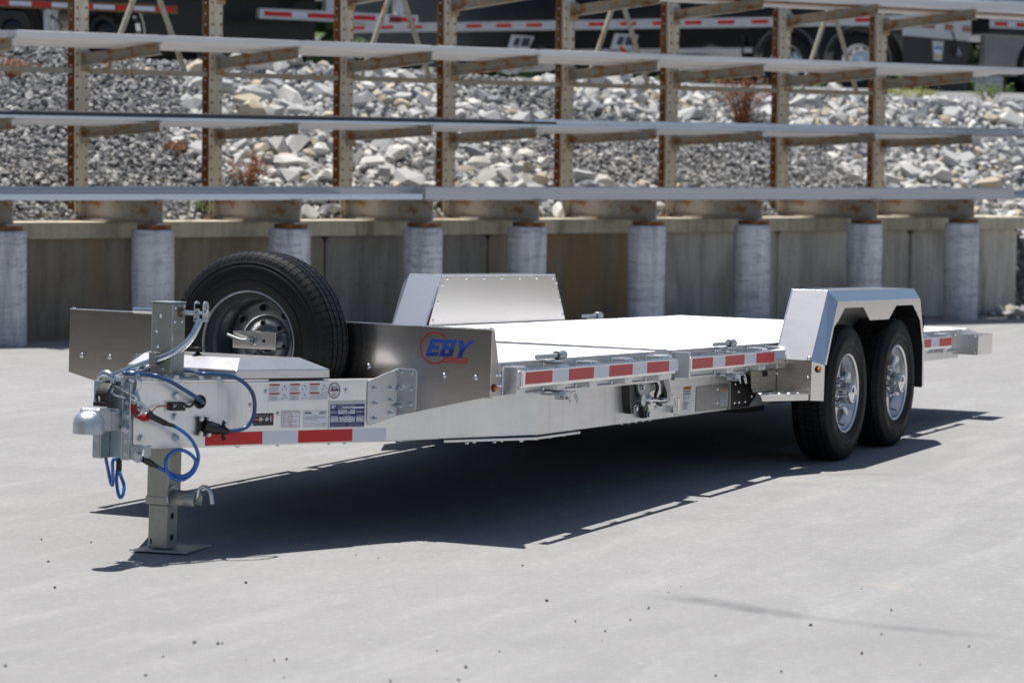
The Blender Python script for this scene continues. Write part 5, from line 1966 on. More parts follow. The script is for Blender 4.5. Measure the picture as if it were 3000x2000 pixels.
# --- wheels
TYR = .385
def tyre_meshes():
    w = .1175
    prof = [(.205, .092), (.222, .100), (.232, .106), (.25, .112), (.28, .1175), (.31, .1170), (.335, .1120), (.352, .106), (.365, .099), (.3735, .091), (.376, .084)]
    prof = prof + [(.377, .04), (.377, -.04)] + [(r, -z) for r, z in reversed(prof)]
    mb = MB().lathe(prof, 96)
    # side wall ring lines
    tm = mb
    N = 72
    # tread ribs: raised blocks split by sipes and four grooves
    ribs = [(-.097, -.066, .3715, .3845), (-.058, -.026, .385, .385), (-.017, .017, .385, .385), (.026, .058, .385, .385), (.066, .097, .3845, .3715)]
    for (z0, z1, r0, r1) in ribs:
        sh = abs(z0 + z1) > .12
        nb = N if sh else N
        for i in range(nb):
            gap = .10 if not sh else .13
            a0 = 2 * PI * (i + gap) / nb
            a1 = 2 * PI * (i + 1) / nb
            sk = .030 if z0 + z1 > .01 else (-.030 if z0 + z1 < -.01 else .012)
            if sh:
                sk *= .5
            vs = []
            for (z, rr, sk_) in ((z0, r0, 0), (z1, r1, sk)):
                for a in (a0 + sk_, a1 + sk_):
                    base = .3655 if sh and rr < .38 else .3755
                    vs.append((base * math.cos(a), base * math.sin(a), z))
                    vs.append((rr * math.cos(a), rr * math.sin(a), z))
            # order: z0a0 base,top ; z0a1 base,top ; z1a0 base,top ; z1a1 base,top
            mb.add(vs, [(1, 3, 7, 5), (0, 1, 5, 4), (2, 6, 7, 3), (0, 2, 3, 1), (4, 5, 7, 6)], 0, False)
        # shoulder lugs running down the side
        if sh:
            s_ = 1 if z0 > 0 else -1
            for i in range(N):
                a0 = 2 * PI * (i + .18) / N
                a1 = 2 * PI * (i + .92) / N
                vs = []
                for (z, rr) in ((.0968 * s_, .3722), (.1035 * s_, .3615), (.1075 * s_, .350)):
                    for a in (a0, a1):
                        vs.append((rr * math.cos(a), rr * math.sin(a), z))
                mb.add(vs, [(0, 1, 3, 2), (2, 3, 5, 4)], 0, False)
    rings = [mb.mesh('tyre', M['rubber'])]
    return rings[0]
TYRE = tyre_meshes()
def ring_text_mesh():
    mb = MB()
    for rr in (.262, .322, .338):
        mb.lathe([(rr - .0018, .1160 if rr < .3 else (.1168 if rr < .33 else .1120)), (rr, .1185 if rr < .33 else .1135), (rr + .0018, .1160 if rr < .33 else .1110)], 80)
    # raised marks on the side wall
    for a0, n in ((20, 13), (140, 9), (215, 16), (300, 8)):
        for i in range(n):
            a = R(a0 + i * 3.6)
            c, s_ = math.cos(a), math.sin(a)
            d = R(1.1)
            r0, r1 = .283, .303
            mb.add([(r0 * math.cos(a - d), r0 * math.sin(a - d), .1186), (r0 * math.cos(a + d), r0 * math.sin(a + d), .1186), (r1 * math.cos(a + d), r1 * math.sin(a + d), .1186), (r1 * math.cos(a - d), r1 * math.sin(a - d), .1186)], [(0, 1, 2, 3)])
    return mb.mesh('sidewall_ribs', M['rubber'])
RIBS = ring_text_mesh()
def rim_mesh():
    mb = MB()
    mb.lathe([(.2225, .094), (.2235, .1005), (.219, .1035), (.213, .100), (.206, .088), (.2035, .070), (.200, .058), (.193, .045), (.187, .020), (.186, -.06), (.205, -.09)], 72)
    # spokes: six blades from the hub seat to the barrel
    for k in range(6):
        a = 2 * PI * k / 6 + .26
        c, s_ = math.cos(a), math.sin(a)
        def pt(r, t, z):
            return (r * c - t * s_, r * s_ + t * c, z)
        secs = [(.070, .030, .052, .020), (.100, .021, .050, .016), (.135, .0155, .050, .012), (.165, .018, .054, .014), (.188, .028, .060, .02), (.2045, .044, .066, .03)]
        vs = []
        for (r, hw, zt, th) in secs:
            vs += [pt(r, -hw, zt - th), pt(r, -hw * .62, zt), pt(r, hw * .62, zt), pt(r, hw, zt - th), pt(r, 0, zt - th - .012)]
        fs = []
        for i in range(len(secs) - 1):
            for j in range(5):
                q = (j + 1) % 5
                fs.append((i * 5 + j, i * 5 + q, (i + 1) * 5 + q, (i + 1) * 5 + j))
        mb.add(vs, fs, 0, True)
    mb.lathe([(0, .046), (.092, .046), (.100, .040), (.100, .020), (0, .02)], 40)
    return mb.mesh('rim', M['rim_alu'])
RIM = rim_mesh()
BACK = MB().lathe([(.186, -.03), (.10, -.028), (0, -.028)], 40).mesh('brake_drum', M['alu_dark'])
def hub_meshes():
    hub = MB().lathe([(.058, .046), (.058, .118), (.0605, .120), (.0605, .134), (.057, .140), (.050, .143), (.041, .1435), (.040, .1405), (.034, .1405), (.030, .1425), (0, .144)], 40)
    nut = MB().cyl((0, 0, .046), (0, 0, .050), .0165, 18).cyl((0, 0, .050), (0, 0, .078), .0125, 6, r1=.0115, smooth=False).lathe([(.0112, .078), (.009, .083), (0, .085)], 14)
    return hub.mesh('hub_cap', M['chrome']), nut.mesh('lug_nut', M['chrome'])
HUB, NUT = hub_meshes()
def wheel(x, y, z, side, ang):
    e = empty('wheel', (x, y, z), (R(90) if side < 0 else R(-90), 0, 0), TR)
    e.scale = (WS, WS, WS)
    sp = Matrix.Rotation(ang, 4, 'Z')
    t = obj('tyre', TYRE, e, 0, sp)
    obj('sidewall_ribs', RIBS, e, 0, sp)
    obj('rim', RIM, e, 0, sp)
    obj('hub_cap', HUB, e, 0, sp)
    obj('brake_drum', BACK, e)
    for k in range(8):
        a = ang + 2 * PI * k / 8
        obj('lug_nut', NUT, e, 0, Matrix.Translation((.0815 * math.cos(a), .0815 * math.sin(a), 0)) @ Matrix.Rotation(random.uniform(0, 1), 4, 'Z'))
    vs = MB().cyl((.178, 0, .045), (.190, 0, .080), .004, 8).build('valve_stem', M['blackplastic'], e, 0, Matrix.Rotation(ang + PI * 1.5, 4, 'Z'))
    return e
WX = (4.965, 5.885)
WS = .96
for i, x in enumerate(WX):
    z = x * .0265 + TYR * WS - .003
    wheel(x, -1.150, z, -1, .2 + i * .25)
    wheel(x, 1.150, z, 1, 1.1 + i)
mb = MB()
for x in WX:
    z = x * .0265 + TYR * WS - .003
    mb.cyl((x, -1.08, z), (x, 1.08, z), .038, 14)
    for s_ in (-1, 1):
        mb.box(x - .40, x + .40, s_ * .80 - .03, s_ * .80 + .03, z + .06, z + .09)
mb.build('axles', M['blackpaint'], TR)
MB().box(4.36, 6.6, -.80, -.72, .42, .60).box(4.36, 6.6, .72, .80, .42, .60).box(4.30, 4.62, -.90, -.5, .40, .52).build('suspension_hanger', M['blackpaint'], TR)

# spare wheel behind the tool box, with a flat steel rim and its clamp
def spare():
    e = empty('spare_wheel', (.705, -.008, .818), (0, R(-90), 0), TR)
    obj('tyre', TYRE, e, 0, Matrix.Rotation(.13, 4, 'Z'))
    obj('sidewall_ribs', RIBS, e)
    mb = MB()
    mb.lathe([(.2215, .095), (.2235, .1015), (.2195, .1040), (.2130, .1000), (.2075, .086), (.2060, .066), (.1985, .058), (.1985, .052), (.188, .046), (.186, .02), (.186, -.06), (.184, -.075)], 72)
    # disc with eight round hand holes and six bolt holes
    nseg = 96
    DD = -.055
    prof = [(.185, -.022), (.176, -.012), (.165, -.006), (.118, -.002), (.110, -.004), (.106, -.012), (.056, -.013), (.050, -.009), (.044, -.010)]
    prof = [(r, z + DD) for r, z in prof]
    vs = []
    for i in range(nseg):
        t = 2 * PI * i / nseg
        for (r, z) in prof:
            vs.append((r * math.cos(t), r * math.sin(t), z))
    n = len(prof)
    fs = []
    for i in range(nseg):
        j = (i + 1) % nseg
        for k in range(n - 1):
            fs.append((i * n + k, j * n + k, j * n + k + 1, i * n + k + 1))
    mb.add(vs, fs, 0, True)
    ro = mb.build('rim', M['steel_rim'], e)
    def hole(pts, r):
        hl = MB()
        hl.add(pts, [tuple(range(len(pts)))])
        ho = hl.build('rim_hole', M['darkvoid'], e)
        MB().tube(pts, r, 6, closed=True).build('hole_edge', M['steel_rim'], e)
    for k in range(8):
        a = 2 * PI * k / 8 + .12
        c, s_ = math.cos(a), math.sin(a)
        z = .0035 + DD
        hole([(.147 * c + .0165 * math.cos(q) * c - .019 * math.sin(q) * s_, .147 * s_ + .0165 * math.cos(q) * s_ + .019 * math.sin(q) * c, z - .0005 - (.0165 * math.cos(q)) * .10) for q in [2 * PI * i / 20 for i in range(20)]], .0018)
    for k in range(6):
        a = 2 * PI * k / 6 + .30
        p = (.0825 * math.cos(a), .0825 * math.sin(a))
        hole([(p[0] + .0115 * math.cos(q), p[1] + .0115 * math.sin(q), -.0115 + DD) for q in [2 * PI * i / 16 for i in range(16)]], .0022)
    hole([(.044 * math.cos(q), .044 * math.sin(q), -.0085 + DD) for q in [2 * PI * i / 28 for i in range(28)]], .003)
    # clamp channel, stud and wing nut
    C = empty('spare_clamp', (0, 0, 0), (0, 0, 0), TR)
    ch = MB()
    x0 = .555
    ch.box(x0, x0 + .004, -.168, .036, .798, .868)
    ch.box(x0 + .0042, x0 + .115, -.168, .036, .864, .868)
    ch.box(x0 + .0042, x0 + .115, -.168, .036, .798, .802)
    cho = ch.build('clamp_channel', M['alu_sheet'], C, .0015)
    MB().cyl((x0 - .045, -.058, .832), (x0 + .15, -.058, .832), .0075, 12).build('stud', M['galv'], C)
    MB().tube([(x0 - .024, -.058, .832), (x0 - .034, -.02, .834), (x0 - .036, .01, .842), (x0 - .030, .045, .852)], .0068, 10).build('clamp_handle', M['galv_dark'], C)
    MB().cyl((x0 - .028, -.058, .832), (x0 - .014, -.058, .832), .014, 6, smooth=False).cyl((x0 - .006, -.058, .832), (x0 - .0005, -.058, .832), .020, 22).build('nut', M['galv_dark'], C)
    MB().box(x0 - .001, x0, -.118, -.106, .826, .838).build('square_hole', M['darkvoid'], cho)
    MB().box(x0 + .06, .83, -.03, .05, .50, .60).build('spare_bracket', M['alu_dark'], C)
spare()

# --- deck
DZ = .770
def plank_mesh(w, name, m):
    y0, y1 = -.985, 1.010
    prof = [(0, -.030), (0, 0)]
    nr = 4
    for i in range(nr):
        c = w * (i + .5) / nr
        prof += [(c - .011, 0), (c - .007, .004), (c + .007, .004), (c + .011, 0)]
    prof += [(w, 0), (w, -.030)]
    mb = MB()
    n = len(prof)
    vs = [(x, y0, z) for x, z in prof] + [(x, y1, z) for x, z in prof]
    fs = [(i, i + 1, n + i + 1, n + i) for i in range(n - 1)] + [tuple(range(n))[::-1], tuple(range(n, 2 * n))]
    mb.add(vs, fs)
    return mb.mesh(name, m)
PW = .198
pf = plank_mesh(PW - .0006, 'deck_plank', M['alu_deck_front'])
pr_ = plank_mesh(PW - .0006, 'deck_plank', M['alu_deck'])
def deck():
    d = empty('deck', (0, 0, 0), (0, 0, 0), TR)
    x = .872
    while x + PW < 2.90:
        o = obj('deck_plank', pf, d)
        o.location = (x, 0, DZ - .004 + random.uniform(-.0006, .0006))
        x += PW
    xe = x
    MB().box(xe, 2.905, -.985, 1.01, DZ - .03, DZ - .002).build('end_plank', M['alu_deck_front'], d)
    MB().box(2.908, 2.935, -.99, 1.015, DZ - .06, DZ + .006).build('hinge_strip', M['alu_dark'], d, .003)
    MB().box(2.940, 2.960, -.99, 1.015, DZ - .06, DZ + .002).build('hinge_strip', M['alu_mill'], d, .003)
    x = 2.964
    while x + PW < 8.36:
        o = obj('deck_plank', pr_, d)
        o.location = (x, 0, DZ - .004 + random.uniform(-.0006, .0006))
        x += PW
    # tapered approach plates at the tail
    MB().box(.8405, 8.33, -.984, 1.005, .713, .7155).build('deck_sun_block', M['alu_dark'], d)  # sheet added under the planks to keep sun out of the gaps
    ap = MB()
    ap.prism([(x, DZ - .002), (8.56, DZ - .030), (8.56, DZ - .045), (x, DZ - .04)], -.985, 1.01, FY)
    ap.build('approach_plate', M['alu_deck'], d)
deck()

# --- side rails, stake pockets, rub rails and tape
def side(s_):
    def B(x0, x1, ya, yb, z0, z1):
        y0, y1 = sorted((s_ * ya, s_ * yb))
        return MB().box(x0, x1, y0, y1, z0, z1)
    for (xa, xb) in ((.862, 2.905), (2.962, 8.10)):
        B(xa, xb, .9855, 1.003, .640, .766).build('side_rail', M['alu_mill'], TR, .003)
        B(xa, xb, .93, 1.022, .6275, .6398).build('rail_flange', M['alu_mill'], TR, .002)
        B(xa, xb, .985, 1.006, .7665, DZ + .001).build('rail_cap', M['alu_bright'], TR, .0015)
    B(2.962, 8.3, .905, .934, .578, .627).build('tilt_frame_rail', M['alu_mill'], TR, .002)
    yo = 1.0977
    for (xa, xb) in ((1.001, 2.775), (2.962, 4.365), (6.45, 7.56)):
        B(xa, xb, yo - .022, yo, .6705, .7455).build('rub_rail', M['alu_bright'], TR, .006)
        # rolled weld bead at the rail's front edge
        w = MB()
        for i in range(22):
            z = .678 + i * .0029
            w.tube([(xa - .001, s_ * (yo - .023), z), (xa + .004, s_ * (yo + .0005), z + .001)], .0021, 5)
        w.build('weld_bead', M['alu_mill'], TR)
    def pocket(x, w, zt=.757, zb=.642, front=False):
        b = MB()
        t = .007
        y0, y1 = 1.0035, 1.0745
        for (xa, xb, ya, yb) in ((x, x + t, y0, y1), (x + w - t, x + w, y0, y1), (x + t + .0002, x + w - t - .0002, y1 - t, y1)):
            q0, q1 = sorted((s_ * ya, s_ * yb))
            b.box(xa, xb, q0, q1, zb, zt)
        b.build('stake_pocket', M['alu_mill'], TR, .0025)
        wl = MB()
        for z in (.752, .644):
            wl.tube([(x - .003, s_ * 1.004, z - .014), (x - .004, s_ * 1.008, z), (x - .002, s_ * 1.006, z + .010)], .006, 6)
        wl.tube([(x + .004, s_ * 1.082, .7475), (x + w - .004, s_ * 1.082, .7475)], .0065, 8)
        wl.tube([(x + .004, s_ * 1.082, .6688), (x + w - .004, s_ * 1.082, .6688)], .005, 8)
        wl.build('weld_bead', M['alu_bright'], TR)
        if front:
            wl = MB()
            for i in range(20):
                z = .652 + i * .0052
                wl.tube([(x - .004, s_ * 1.0035, z), (x + .001, s_ * 1.010, z + .002)], .0034, 5)
            wl.build('weld_bead', M['alu_mill'], TR)
    pocket(1.000, .085, front=True)
    for x in (1.425, 1.785, 2.20, 2.62, 3.55, 4.02, 4.30, 6.55, 7.0, 7.45):
        pocket(x, .085)
    B(2.70, 2.782, 1.0035, 1.0745, .645, .757).build('stake_pocket', M['alu_mill'], TR, .003)
    B(2.955, 2.963, 1.0035, 1.0965, .642, .765).build('rail_end_plate', M['alu_mill'], TR, .002)
    B(2.9632, 3.03, 1.0035, 1.0745, .642, .757).build('stake_pocket', M['alu_mill'], TR, .003)
    # reflective tape, eleven inches red, seven white
    L, Q = .279, .178
    fo = lambda u, v, w: (u, s_ * (yo + w), v)
    def run(k, seq):
        for ln, c in seq:
            mb = MB()
            mb.prism([(k, .684), (k + ln, .684), (k + ln, .7349), (k, .7349)], .0002, .0008, fo)
            mb.build('reflective_tape', M[c], TR)
            k += ln
    run(1.0308, [(L, 'tape_red2'), (Q, 'tape_white')] * 3 + [(L, 'tape_red2'), (.12, 'tape_white')])
    run(2.991, [(L, 'tape_red2'), (Q, 'tape_white'), (L, 'tape_red2'), (Q, 'tape_white'), (L, 'tape_red')])
    run(6.55, [(L, 'tape_red2')])
    run(6.829, [(7.0884 - 6.829 - .0001 if False else .2594, 'tape_red2')])
    run(7.0884, [(Q, 'tape_white'), (L, 'tape_red')])
for s_ in (-1, 1):
    side(s_)

def hold_downs():
    for (x, s_) in ((1.44, -1), (3.60, -1), (6.62, -1), (6.85, 1), (3.2, 1)):
        e = empty('hold_down', (x, s_ * 1.04, 0), (0, 0, 0 if s_ < 0 else 0), TR)
        MB().box(-.03, .115, -.035, .035, .7665, .7715).build('base_plate', M['galv'], e, .002)
        c = MB()
        n = 22
        vs = []
        for i in range(n + 1):
            t = R(-70 + 300 * i / n)
            for rr in (.021, .0145):
                for xx in (.035, .105):
                    vs.append((xx, -.004 + rr * math.cos(t), .791 + rr * math.sin(t)))
        fs = []
        for i in range(n):
            a = i * 4
            b = a + 4
            fs += [(a, b, b + 1, a + 1), (a + 2, a + 3, b + 3, b + 2), (a, a + 2, b + 2, b), (a + 1, b + 1, b + 3, a + 3)]
        c.add(vs, fs, 0, True)
        c.build('ring_collar', M['galv'], e)
        MB().cyl((-.175, -.004, .789), (.055, -.004, .7895), .0105, 14).build('lock_rod', M['galv'], e)
        if s_ < 0:
            MB().prism([(-.055, .636), (.115, .636), (.115, .625), (-.055, .622)], -.03, .03, FY).build('lower_plate', M['galv'], e, .002)
            MB().box(.005, .075, -.062, -.012, .603, .638).build('lock_body', M['zinc'], e, .003)
            hp = [(-.020, -.064, .655), (-.012, -.070, .636), (.004, -.072, .622), (.016, -.074, .610), (.030, -.074, .598), (.040, -.072, .592), (.046, -.070, .597), (.046, -.069, .606), (.036, -.069, .612), (.022, -.069, .611), (.006, -.068, .606)]
            MB().tube(smooth_path(hp, 4), .0033, 8).build('hairpin', M['zinc'], e)
            MB().tube(smooth_path([(.080, -.060, .632), (.092, -.070, .636), (.106, -.074, .620), (.122, -.074, .597), (.126, -.072, .591), (.120, -.070, .592), (.098, -.068, .620)], 4), .0038, 8).build('wire_bail', M['zinc'], e)
            MB().cyl((-.015, -.068, .622), (-.015, -.05, .622), .008, 12).build('pin', M['zinc'], e)
hold_downs()

# --- tilt latch on the near beam
def latch():
    e = empty('tilt_latch', (0, 0, 0), (0, 0, 0), TR)
    a = MB()
    a.prism([(2.515, .622), (2.60, .622), (2.625, .60), (2.615, .52), (2.635, .498), (2.60, .482), (2.548, .482), (2.53, .52)], -.968, -.932, FY)
    a.prism([(2.69, .622), (2.84, .622), (2.86, .60), (2.80, .57), (2.775, .53), (2.80, .48), (2.79, .452), (2.742, .452), (2.725, .50), (2.70, .55)], -.960, -.932, FY)
    a.build('latch_plate', M['blackpaint'], e, .004)
    MB().prism([(2.585, .625), (2.76, .625), (2.745, .585), (2.70, .555), (2.66, .545), (2.60, .585)], -.985, -.969, FY).build('pivot_plate', M['galv'], e, .004)
    MB().cyl((2.64, -.935, .543), (2.64, -.992, .543), .027, 20).build('pivot_boss', M['zinc'], e)
    MB().cyl((2.665, -.985, .545), (2.905, -1.005, .535), .0135, 18).build('latch_pin', M['chrome'], e)
    for x in (2.685, 2.862):
        MB().cyl((x, -.988 - (x - 2.685) * .08, .5445), (x + .018, -.989 - (x - 2.685) * .08, .544), .0235, 20).build('pin_collar', M['chrome'], e)
    hd = MB()
    hd.prism([(2.77, .652), (2.835, .652), (2.875, .60), (2.88, .532), (2.842, .528), (2.836, .575), (2.80, .61)], -1.035, -1.031, FY)
    hd.prism([(2.835, .652), (2.875, .60), (2.88, .532), (2.884, .532), (2.879, .603), (2.838, .656)], -1.0308, -.985, FY)
    hd.build('latch_handle', M['alu_dark'], e, .002)
    MB().tube(smooth_path([(2.80, -.975, .63), (2.83, -.985, .60), (2.82, -.98, .555), (2.86, -.975, .52), (2.90, -.98, .51)], 5), .008, 8).build('spring', M['blackplastic'], e)
    for (x, y, z) in ((2.622, -.986, .606), (2.76, -.986, .598), (2.585, -.969, .505), (2.77, -.962, .470)):
        put(BOLT, (x, y, z), (0, -1, 0), e)
    for i in range(10):
        pass
    ch = MB()
    p = Vector((2.70, -1.01, .652))
    for i in range(7):
        q = p + Vector((i * .013, -.006 * (i % 2), -.004 * math.sin(i)))
        ch.tube([(q.x + .009 * math.cos(t), q.y + (.006 * math.sin(t) if i % 2 else 0), q.z + (0 if i % 2 else .006 * math.sin(t))) for t in [2 * PI * k / 12 for k in range(12)]], .0022, 6, closed=True)
    ch.build('chain', M['zinc'], e)
    # valve lever with its arrow and the decals further back
    put(BUTTON, (2.955, -.9305, .492), (0, -1, 0))
    MB().cyl((3.115, -.9305, .478), (3.115, -.965, .478), .0175, 6, smooth=False).build('valve_body', M['zinc'], e)
    MB().box(3.145, 3.165, -.975, -.966, .450, .535).build('valve_lever', M['alu_sheet'], e, .004)
    ar = MB()
    F = lambda u, v, w: (u, -.9305 - w, v)
    P = [(3.195 + .020 * math.sin(PI * i / 10), .526 - .060 * i / 10) for i in range(11)]
    for (u0, v0), (u1, v1) in zip(P[:-1], P[1:]):
        ar.poly(F, [(u0, v0), (u0 + .004, v0), (u1 + .004, v1), (u1, v1)], .0006)
    ar.poly(F, [(3.186, .468), (3.208, .468), (3.197, .455)], .0006)
    ar.build('arrow_decal', M['ink'], TR)
    fr = lambda k, z, off: frame((k, -.9305 - off, z), (1, 0, 0), (0, 0, 1), (0, -1, 0))
    text('CLOSE', .011, fr(3.165, .540, .0006), TR, M['ink'], align='CENTER')
    text('OPEN', .011, fr(3.215, .443, .0006), TR, M['ink'], align='CENTER')
    d = decal_box('tilt_decal', M['stk_white'], 3.325, 3.425, .458, .578, fn=F)
    it = [(3.325, 3.425, .562, .578, 0), (3.33, 3.42, .548, .559, 1), (3.325, 3.425, .538, .5435, 2), (3.333, 3.365, .508, .532, 3), (3.378, 3.412, .512, .534, 3)] + [(3.33, 3.33 + random.uniform(.04, .09), .500 - i * .005, .502 - i * .005, 2) for i in range(8)]
    rects(d, 'print', it, fn=F, mats=[M['stk_orange'], M['ink_lt'], M['ink'], M['stk_grey']])
    text('WARNING', .013, fr(3.375, .5655, .0024), d, M['ink'], align='CENTER')
    F2 = lambda u, v, w: (u, -.9347 - w, v)
    d = decal_box('caution_decal', M['stk_grey'], 3.838, 3.952, .4575, .5475, fn=F2)
    rects(d, 'print', [(3.844, 3.946, .535, .545, 0)] + [(3.846, 3.944 - random.uniform(0, .02), .528 - i * .0045, .530 - i * .0045, 1) for i in range(9)] + [(3.846 + .05 * (i % 2), 3.87 + .05 * (i % 2), .478 - .007 * (i // 2), .480 - .007 * (i // 2), 1) for i in range(4)], fn=F2, mats=[M['stk_orange'], M['ink_lt']])
    for (x, z) in ((3.80, .547), (3.80, .478), (3.455, .545), (3.455, .50)):
        put(RIVET, (x, -.9347 if x > 3.5 else -.9305, z), (0, -1, 0))
latch()

# --- fenders
def fender(s_):
    F = empty('fender', (0, 0, 0), (0, 0, 0), TR)
    yi, yt, yo = 1.036, 1.234, 1.284
    def poly(pts):
        mb = MB()
        mb.add([(x, s_ * y, z) for x, y, z in pts], [tuple(range(len(pts)))])
        return mb
    def sheet(pts, name, m='alu_sheet', t=.004):
        o = poly(pts).build(name, M[m], F)
        md = o.modifiers.new('solid', 'SOLIDIFY')
        md.thickness = t
        md.offset = -1 if s_ < 0 else 1
        md.offset = 0
        return o
    zt = 1.051
    xa, xb = 4.614, 6.205
    xa0, xb0 = 4.374, 6.40
    z0 = .690
    za = .996
    # chamfer corner points
    ca, cb = 4.636, 6.170
    la = 4.452
    sheet([(xa, yi, zt), (xb, yi, zt), (xb, yt, zt), (xa, yt, zt)], 'fender_top')
    sheet([(xa, yi, zt), (xa, yt, zt), (xa0, yt, z0), (xa0, yi, z0)], 'fender_front')
    sheet([(xb, yi, zt), (xb0, yi, z0), (xb0, yt, z0), (xb, yt, zt)], 'fender_rear')
    sheet([(xa, yt, zt), (xb, yt, zt), (cb, yo, za), (ca, yo, za)], 'top_chamfer')
    sheet([(xa, yt, zt), (ca, yo, za), (la, yo, .668), (xa0, yt, z0)], 'front_chamfer')
    sheet([(xb, yt, zt), (xb0, yt, z0), (6.315, yo, .668), (cb, yo, za)], 'rear_chamfer')
    # outer skirt with its stepped wheel arch
    sk = MB()
    top = [(la, .668), (ca, za), (cb, za), (6.302, .668), (6.309, .487)]
    arch = [(6.285, .487), (6.262, .72), (6.195, .868), (6.030, .963), (5.705, .963), (5.572, .889), (5.219, .889), (5.090, .962), (4.763, .962), (4.655, .892), (4.590, .866), (4.485, .668)]
    q0, q1 = sorted((s_ * yo, s_ * (yo - .004)))
    # triangulate the concave strip by hand: pair the outer edge with the arch edge
    def strip(a, b):
        n = len(a)
        vs = [(x, q0, z) for x, z in a] + [(x, q0, z) for x, z in b] + [(x, q1, z) for x, z in a] + [(x, q1, z) for x, z in b]
        fs = []
        for i in range(n - 1):
            fs += [(i, i + 1, n + i + 1, n + i), (2 * n + i, 3 * n + i, 3 * n + i + 1, 2 * n + i + 1), (n + i, n + i + 1, 3 * n + i + 1, 3 * n + i), (i, 2 * n + i, 2 * n + i + 1, i + 1)]
        sk.add(vs, fs)
    A = [(la, .668), (4.56, .862), (4.600, .93), (ca, za), (4.763, za), (5.090, za), (5.219, za), (5.572, za), (5.705, za), (6.030, za), (cb, za), (6.245, .82), (6.302, .668), (6.309, .487)]
    Bq = [(4.485, .668), (4.590, .866), (4.655, .892), (4.710, .928), (4.763, .962), (5.090, .962), (5.219, .889), (5.572, .889), (5.705, .963), (6.030, .963), (6.120, .916), (6.195, .868), (6.262, .72), (6.285, .487)]
    strip(A, Bq)
    sk.build('fender_skirt', M['alu_sheet'], F)
    # inner side panel facing the deck
    ip = MB()
    a, b = sorted((s_ * (yi - .004), s_ * (yi - .001)))
    ip.prism([(4.462, .773), (4.614, zt - .005), (6.205, zt - .005), (6.382, .773)], a, b, FY)
    ipo = ip.build('inner_panel', M['alu_sheet'], F)
    yy = s_ * (yi - .0042)
    for x in (4.683, 4.932, 5.175, 5.425, 5.677, 5.927, 6.176):
        put(RIVET, (x, yy, 1.0335), (0, -s_, 0), ipo)
    for (x, z) in ((4.625, 1.0), (4.57, .90), (4.514, .80), (6.23, 1.003), (6.287, .903), (6.348, .805)):
        put(RIVET, (x, yy, z), (0, -s_, 0), ipo)
    # rolled edges along the folds
    ed = MB()
    ed.tube([(xa, s_ * (yi + .001), zt), (xb, s_ * (yi + .001), zt)], .005, 8)
    ed.tube([(xa, s_ * yi, zt), (xa, s_ * yt, zt)], .004, 8)
    ed.tube([(xa, s_ * yi, zt), (xa0 + .05, s_ * yi, z0 + .075)], .005, 8)
    ed.build('folded_edge', M['alu_bright'], F)
    # lower front box with marker lamp
    lf = MB()
    a, b = sorted((s_ * 1.03, s_ * 1.237))
    lf.box(4.371, 4.375, a, b, .482, .688)
    lo = lf.build('lower_front_panel', M['alu_panel'], F)
    sheet([(4.373, 1.238, .688), (4.373, 1.238, .482), (4.452, yo, .479), (4.452, yo, .667)], 'lower_corner')
    c = Vector((4.412, s_ * 1.263, .642))
    nn = Vector((-.048, s_ * .079, 0)).normalized() * 1
    nn = Vector((-.51, s_ * .86, 0))
    c = Vector((4.4105, s_ * 1.2622, .645)) + nn * .003
    gm = MB().cyl((0, 0, 0), (0, 0, .004), .0175, 24).build('lamp_grommet', M['blackplastic'], F, 0, orient(c, nn))
    MB().lathe([(.0125, .004), (.0125, .007), (.009, .012), (.004, .0145), (0, .015)], 20).build('marker_lamp', M['amber'], gm)
    nrm = Vector((-(zt - z0), 0, (xa - xa0))).normalized()
    for y in (1.052, 1.222):
        put(BUTTON, Vector((xa0 + .006, s_ * y, z0 + .012)) + nrm * .003, nrm, F)
        put(RIVET_S, (4.3705, s_ * y, .612 if y < 1.1 else .605), (-1, 0, 0), lo)
    # dark liner inside the arch
    ln = MB()
    a, b = sorted((s_ * (yi + .002), s_ * (yo - .02)))
    ln.box(6.292, 6.300, *sorted((s_ * (yi + .006), s_ * (yo - .006))), .48, .90)
    ln.build('mudflap', M['mudflap'], F)
    ln = MB()
    ln.prism([(4.47, .60), (4.62, 1.04), (6.20, 1.04), (6.37, .60)], *sorted((s_ * (yi - .0005), s_ * (yi + .002))), FY)
    ln.build('inner_liner', M['alu_dark'], F)
    # footstep in front
    st = MB()
    tr = [(4.062, -1.0505), (3.935, -1.112), (4.272, -1.258), (4.368, -1.240), (4.368, -1.0505)]
    st.prism([(x, -s_ * y) for x, y in tr], .5175, .5222, XYZ)
    l0, l1 = Vector((3.935, -s_ * -1.112 if s_ > 0 else -1.112, 0)), Vector((4.272, s_ * 1.258, 0))
    l0.y = s_ * 1.112
    dv = (l1 - l0).normalized()
    nv = Vector((dv.y, -dv.x, 0)) * (-1 if s_ < 0 else 1)
    if nv.y * s_ < 0:
        nv = -nv
    LF = lambda u, v, w: tuple(l0 + dv * u + nv * w + Vector((0, 0, v)))
    st.prism([(.0, .5225), (.02, .4885), ((l1 - l0).length, .4885), ((l1 - l0).length, .5225)], .0005, .0045, LF)
    sto = st.build('footstep', M['alu_sheet'], F, .0015)
    for i in range(9):
        u = .04 + i * .036
        q = l0 + dv * u - nv * (.035 + .03 * (i % 2))
        MB().tube([(q.x + .012 * math.cos(t), q.y + .012 * math.sin(t), .5235) for t in [2 * PI * k / 14 for k in range(14)]], .0025, 6, closed=True).build('grip_collar', M['alu_bright'], sto)
    bk = MB()
    a, b = sorted((s_ * 1.046, s_ * 1.050))
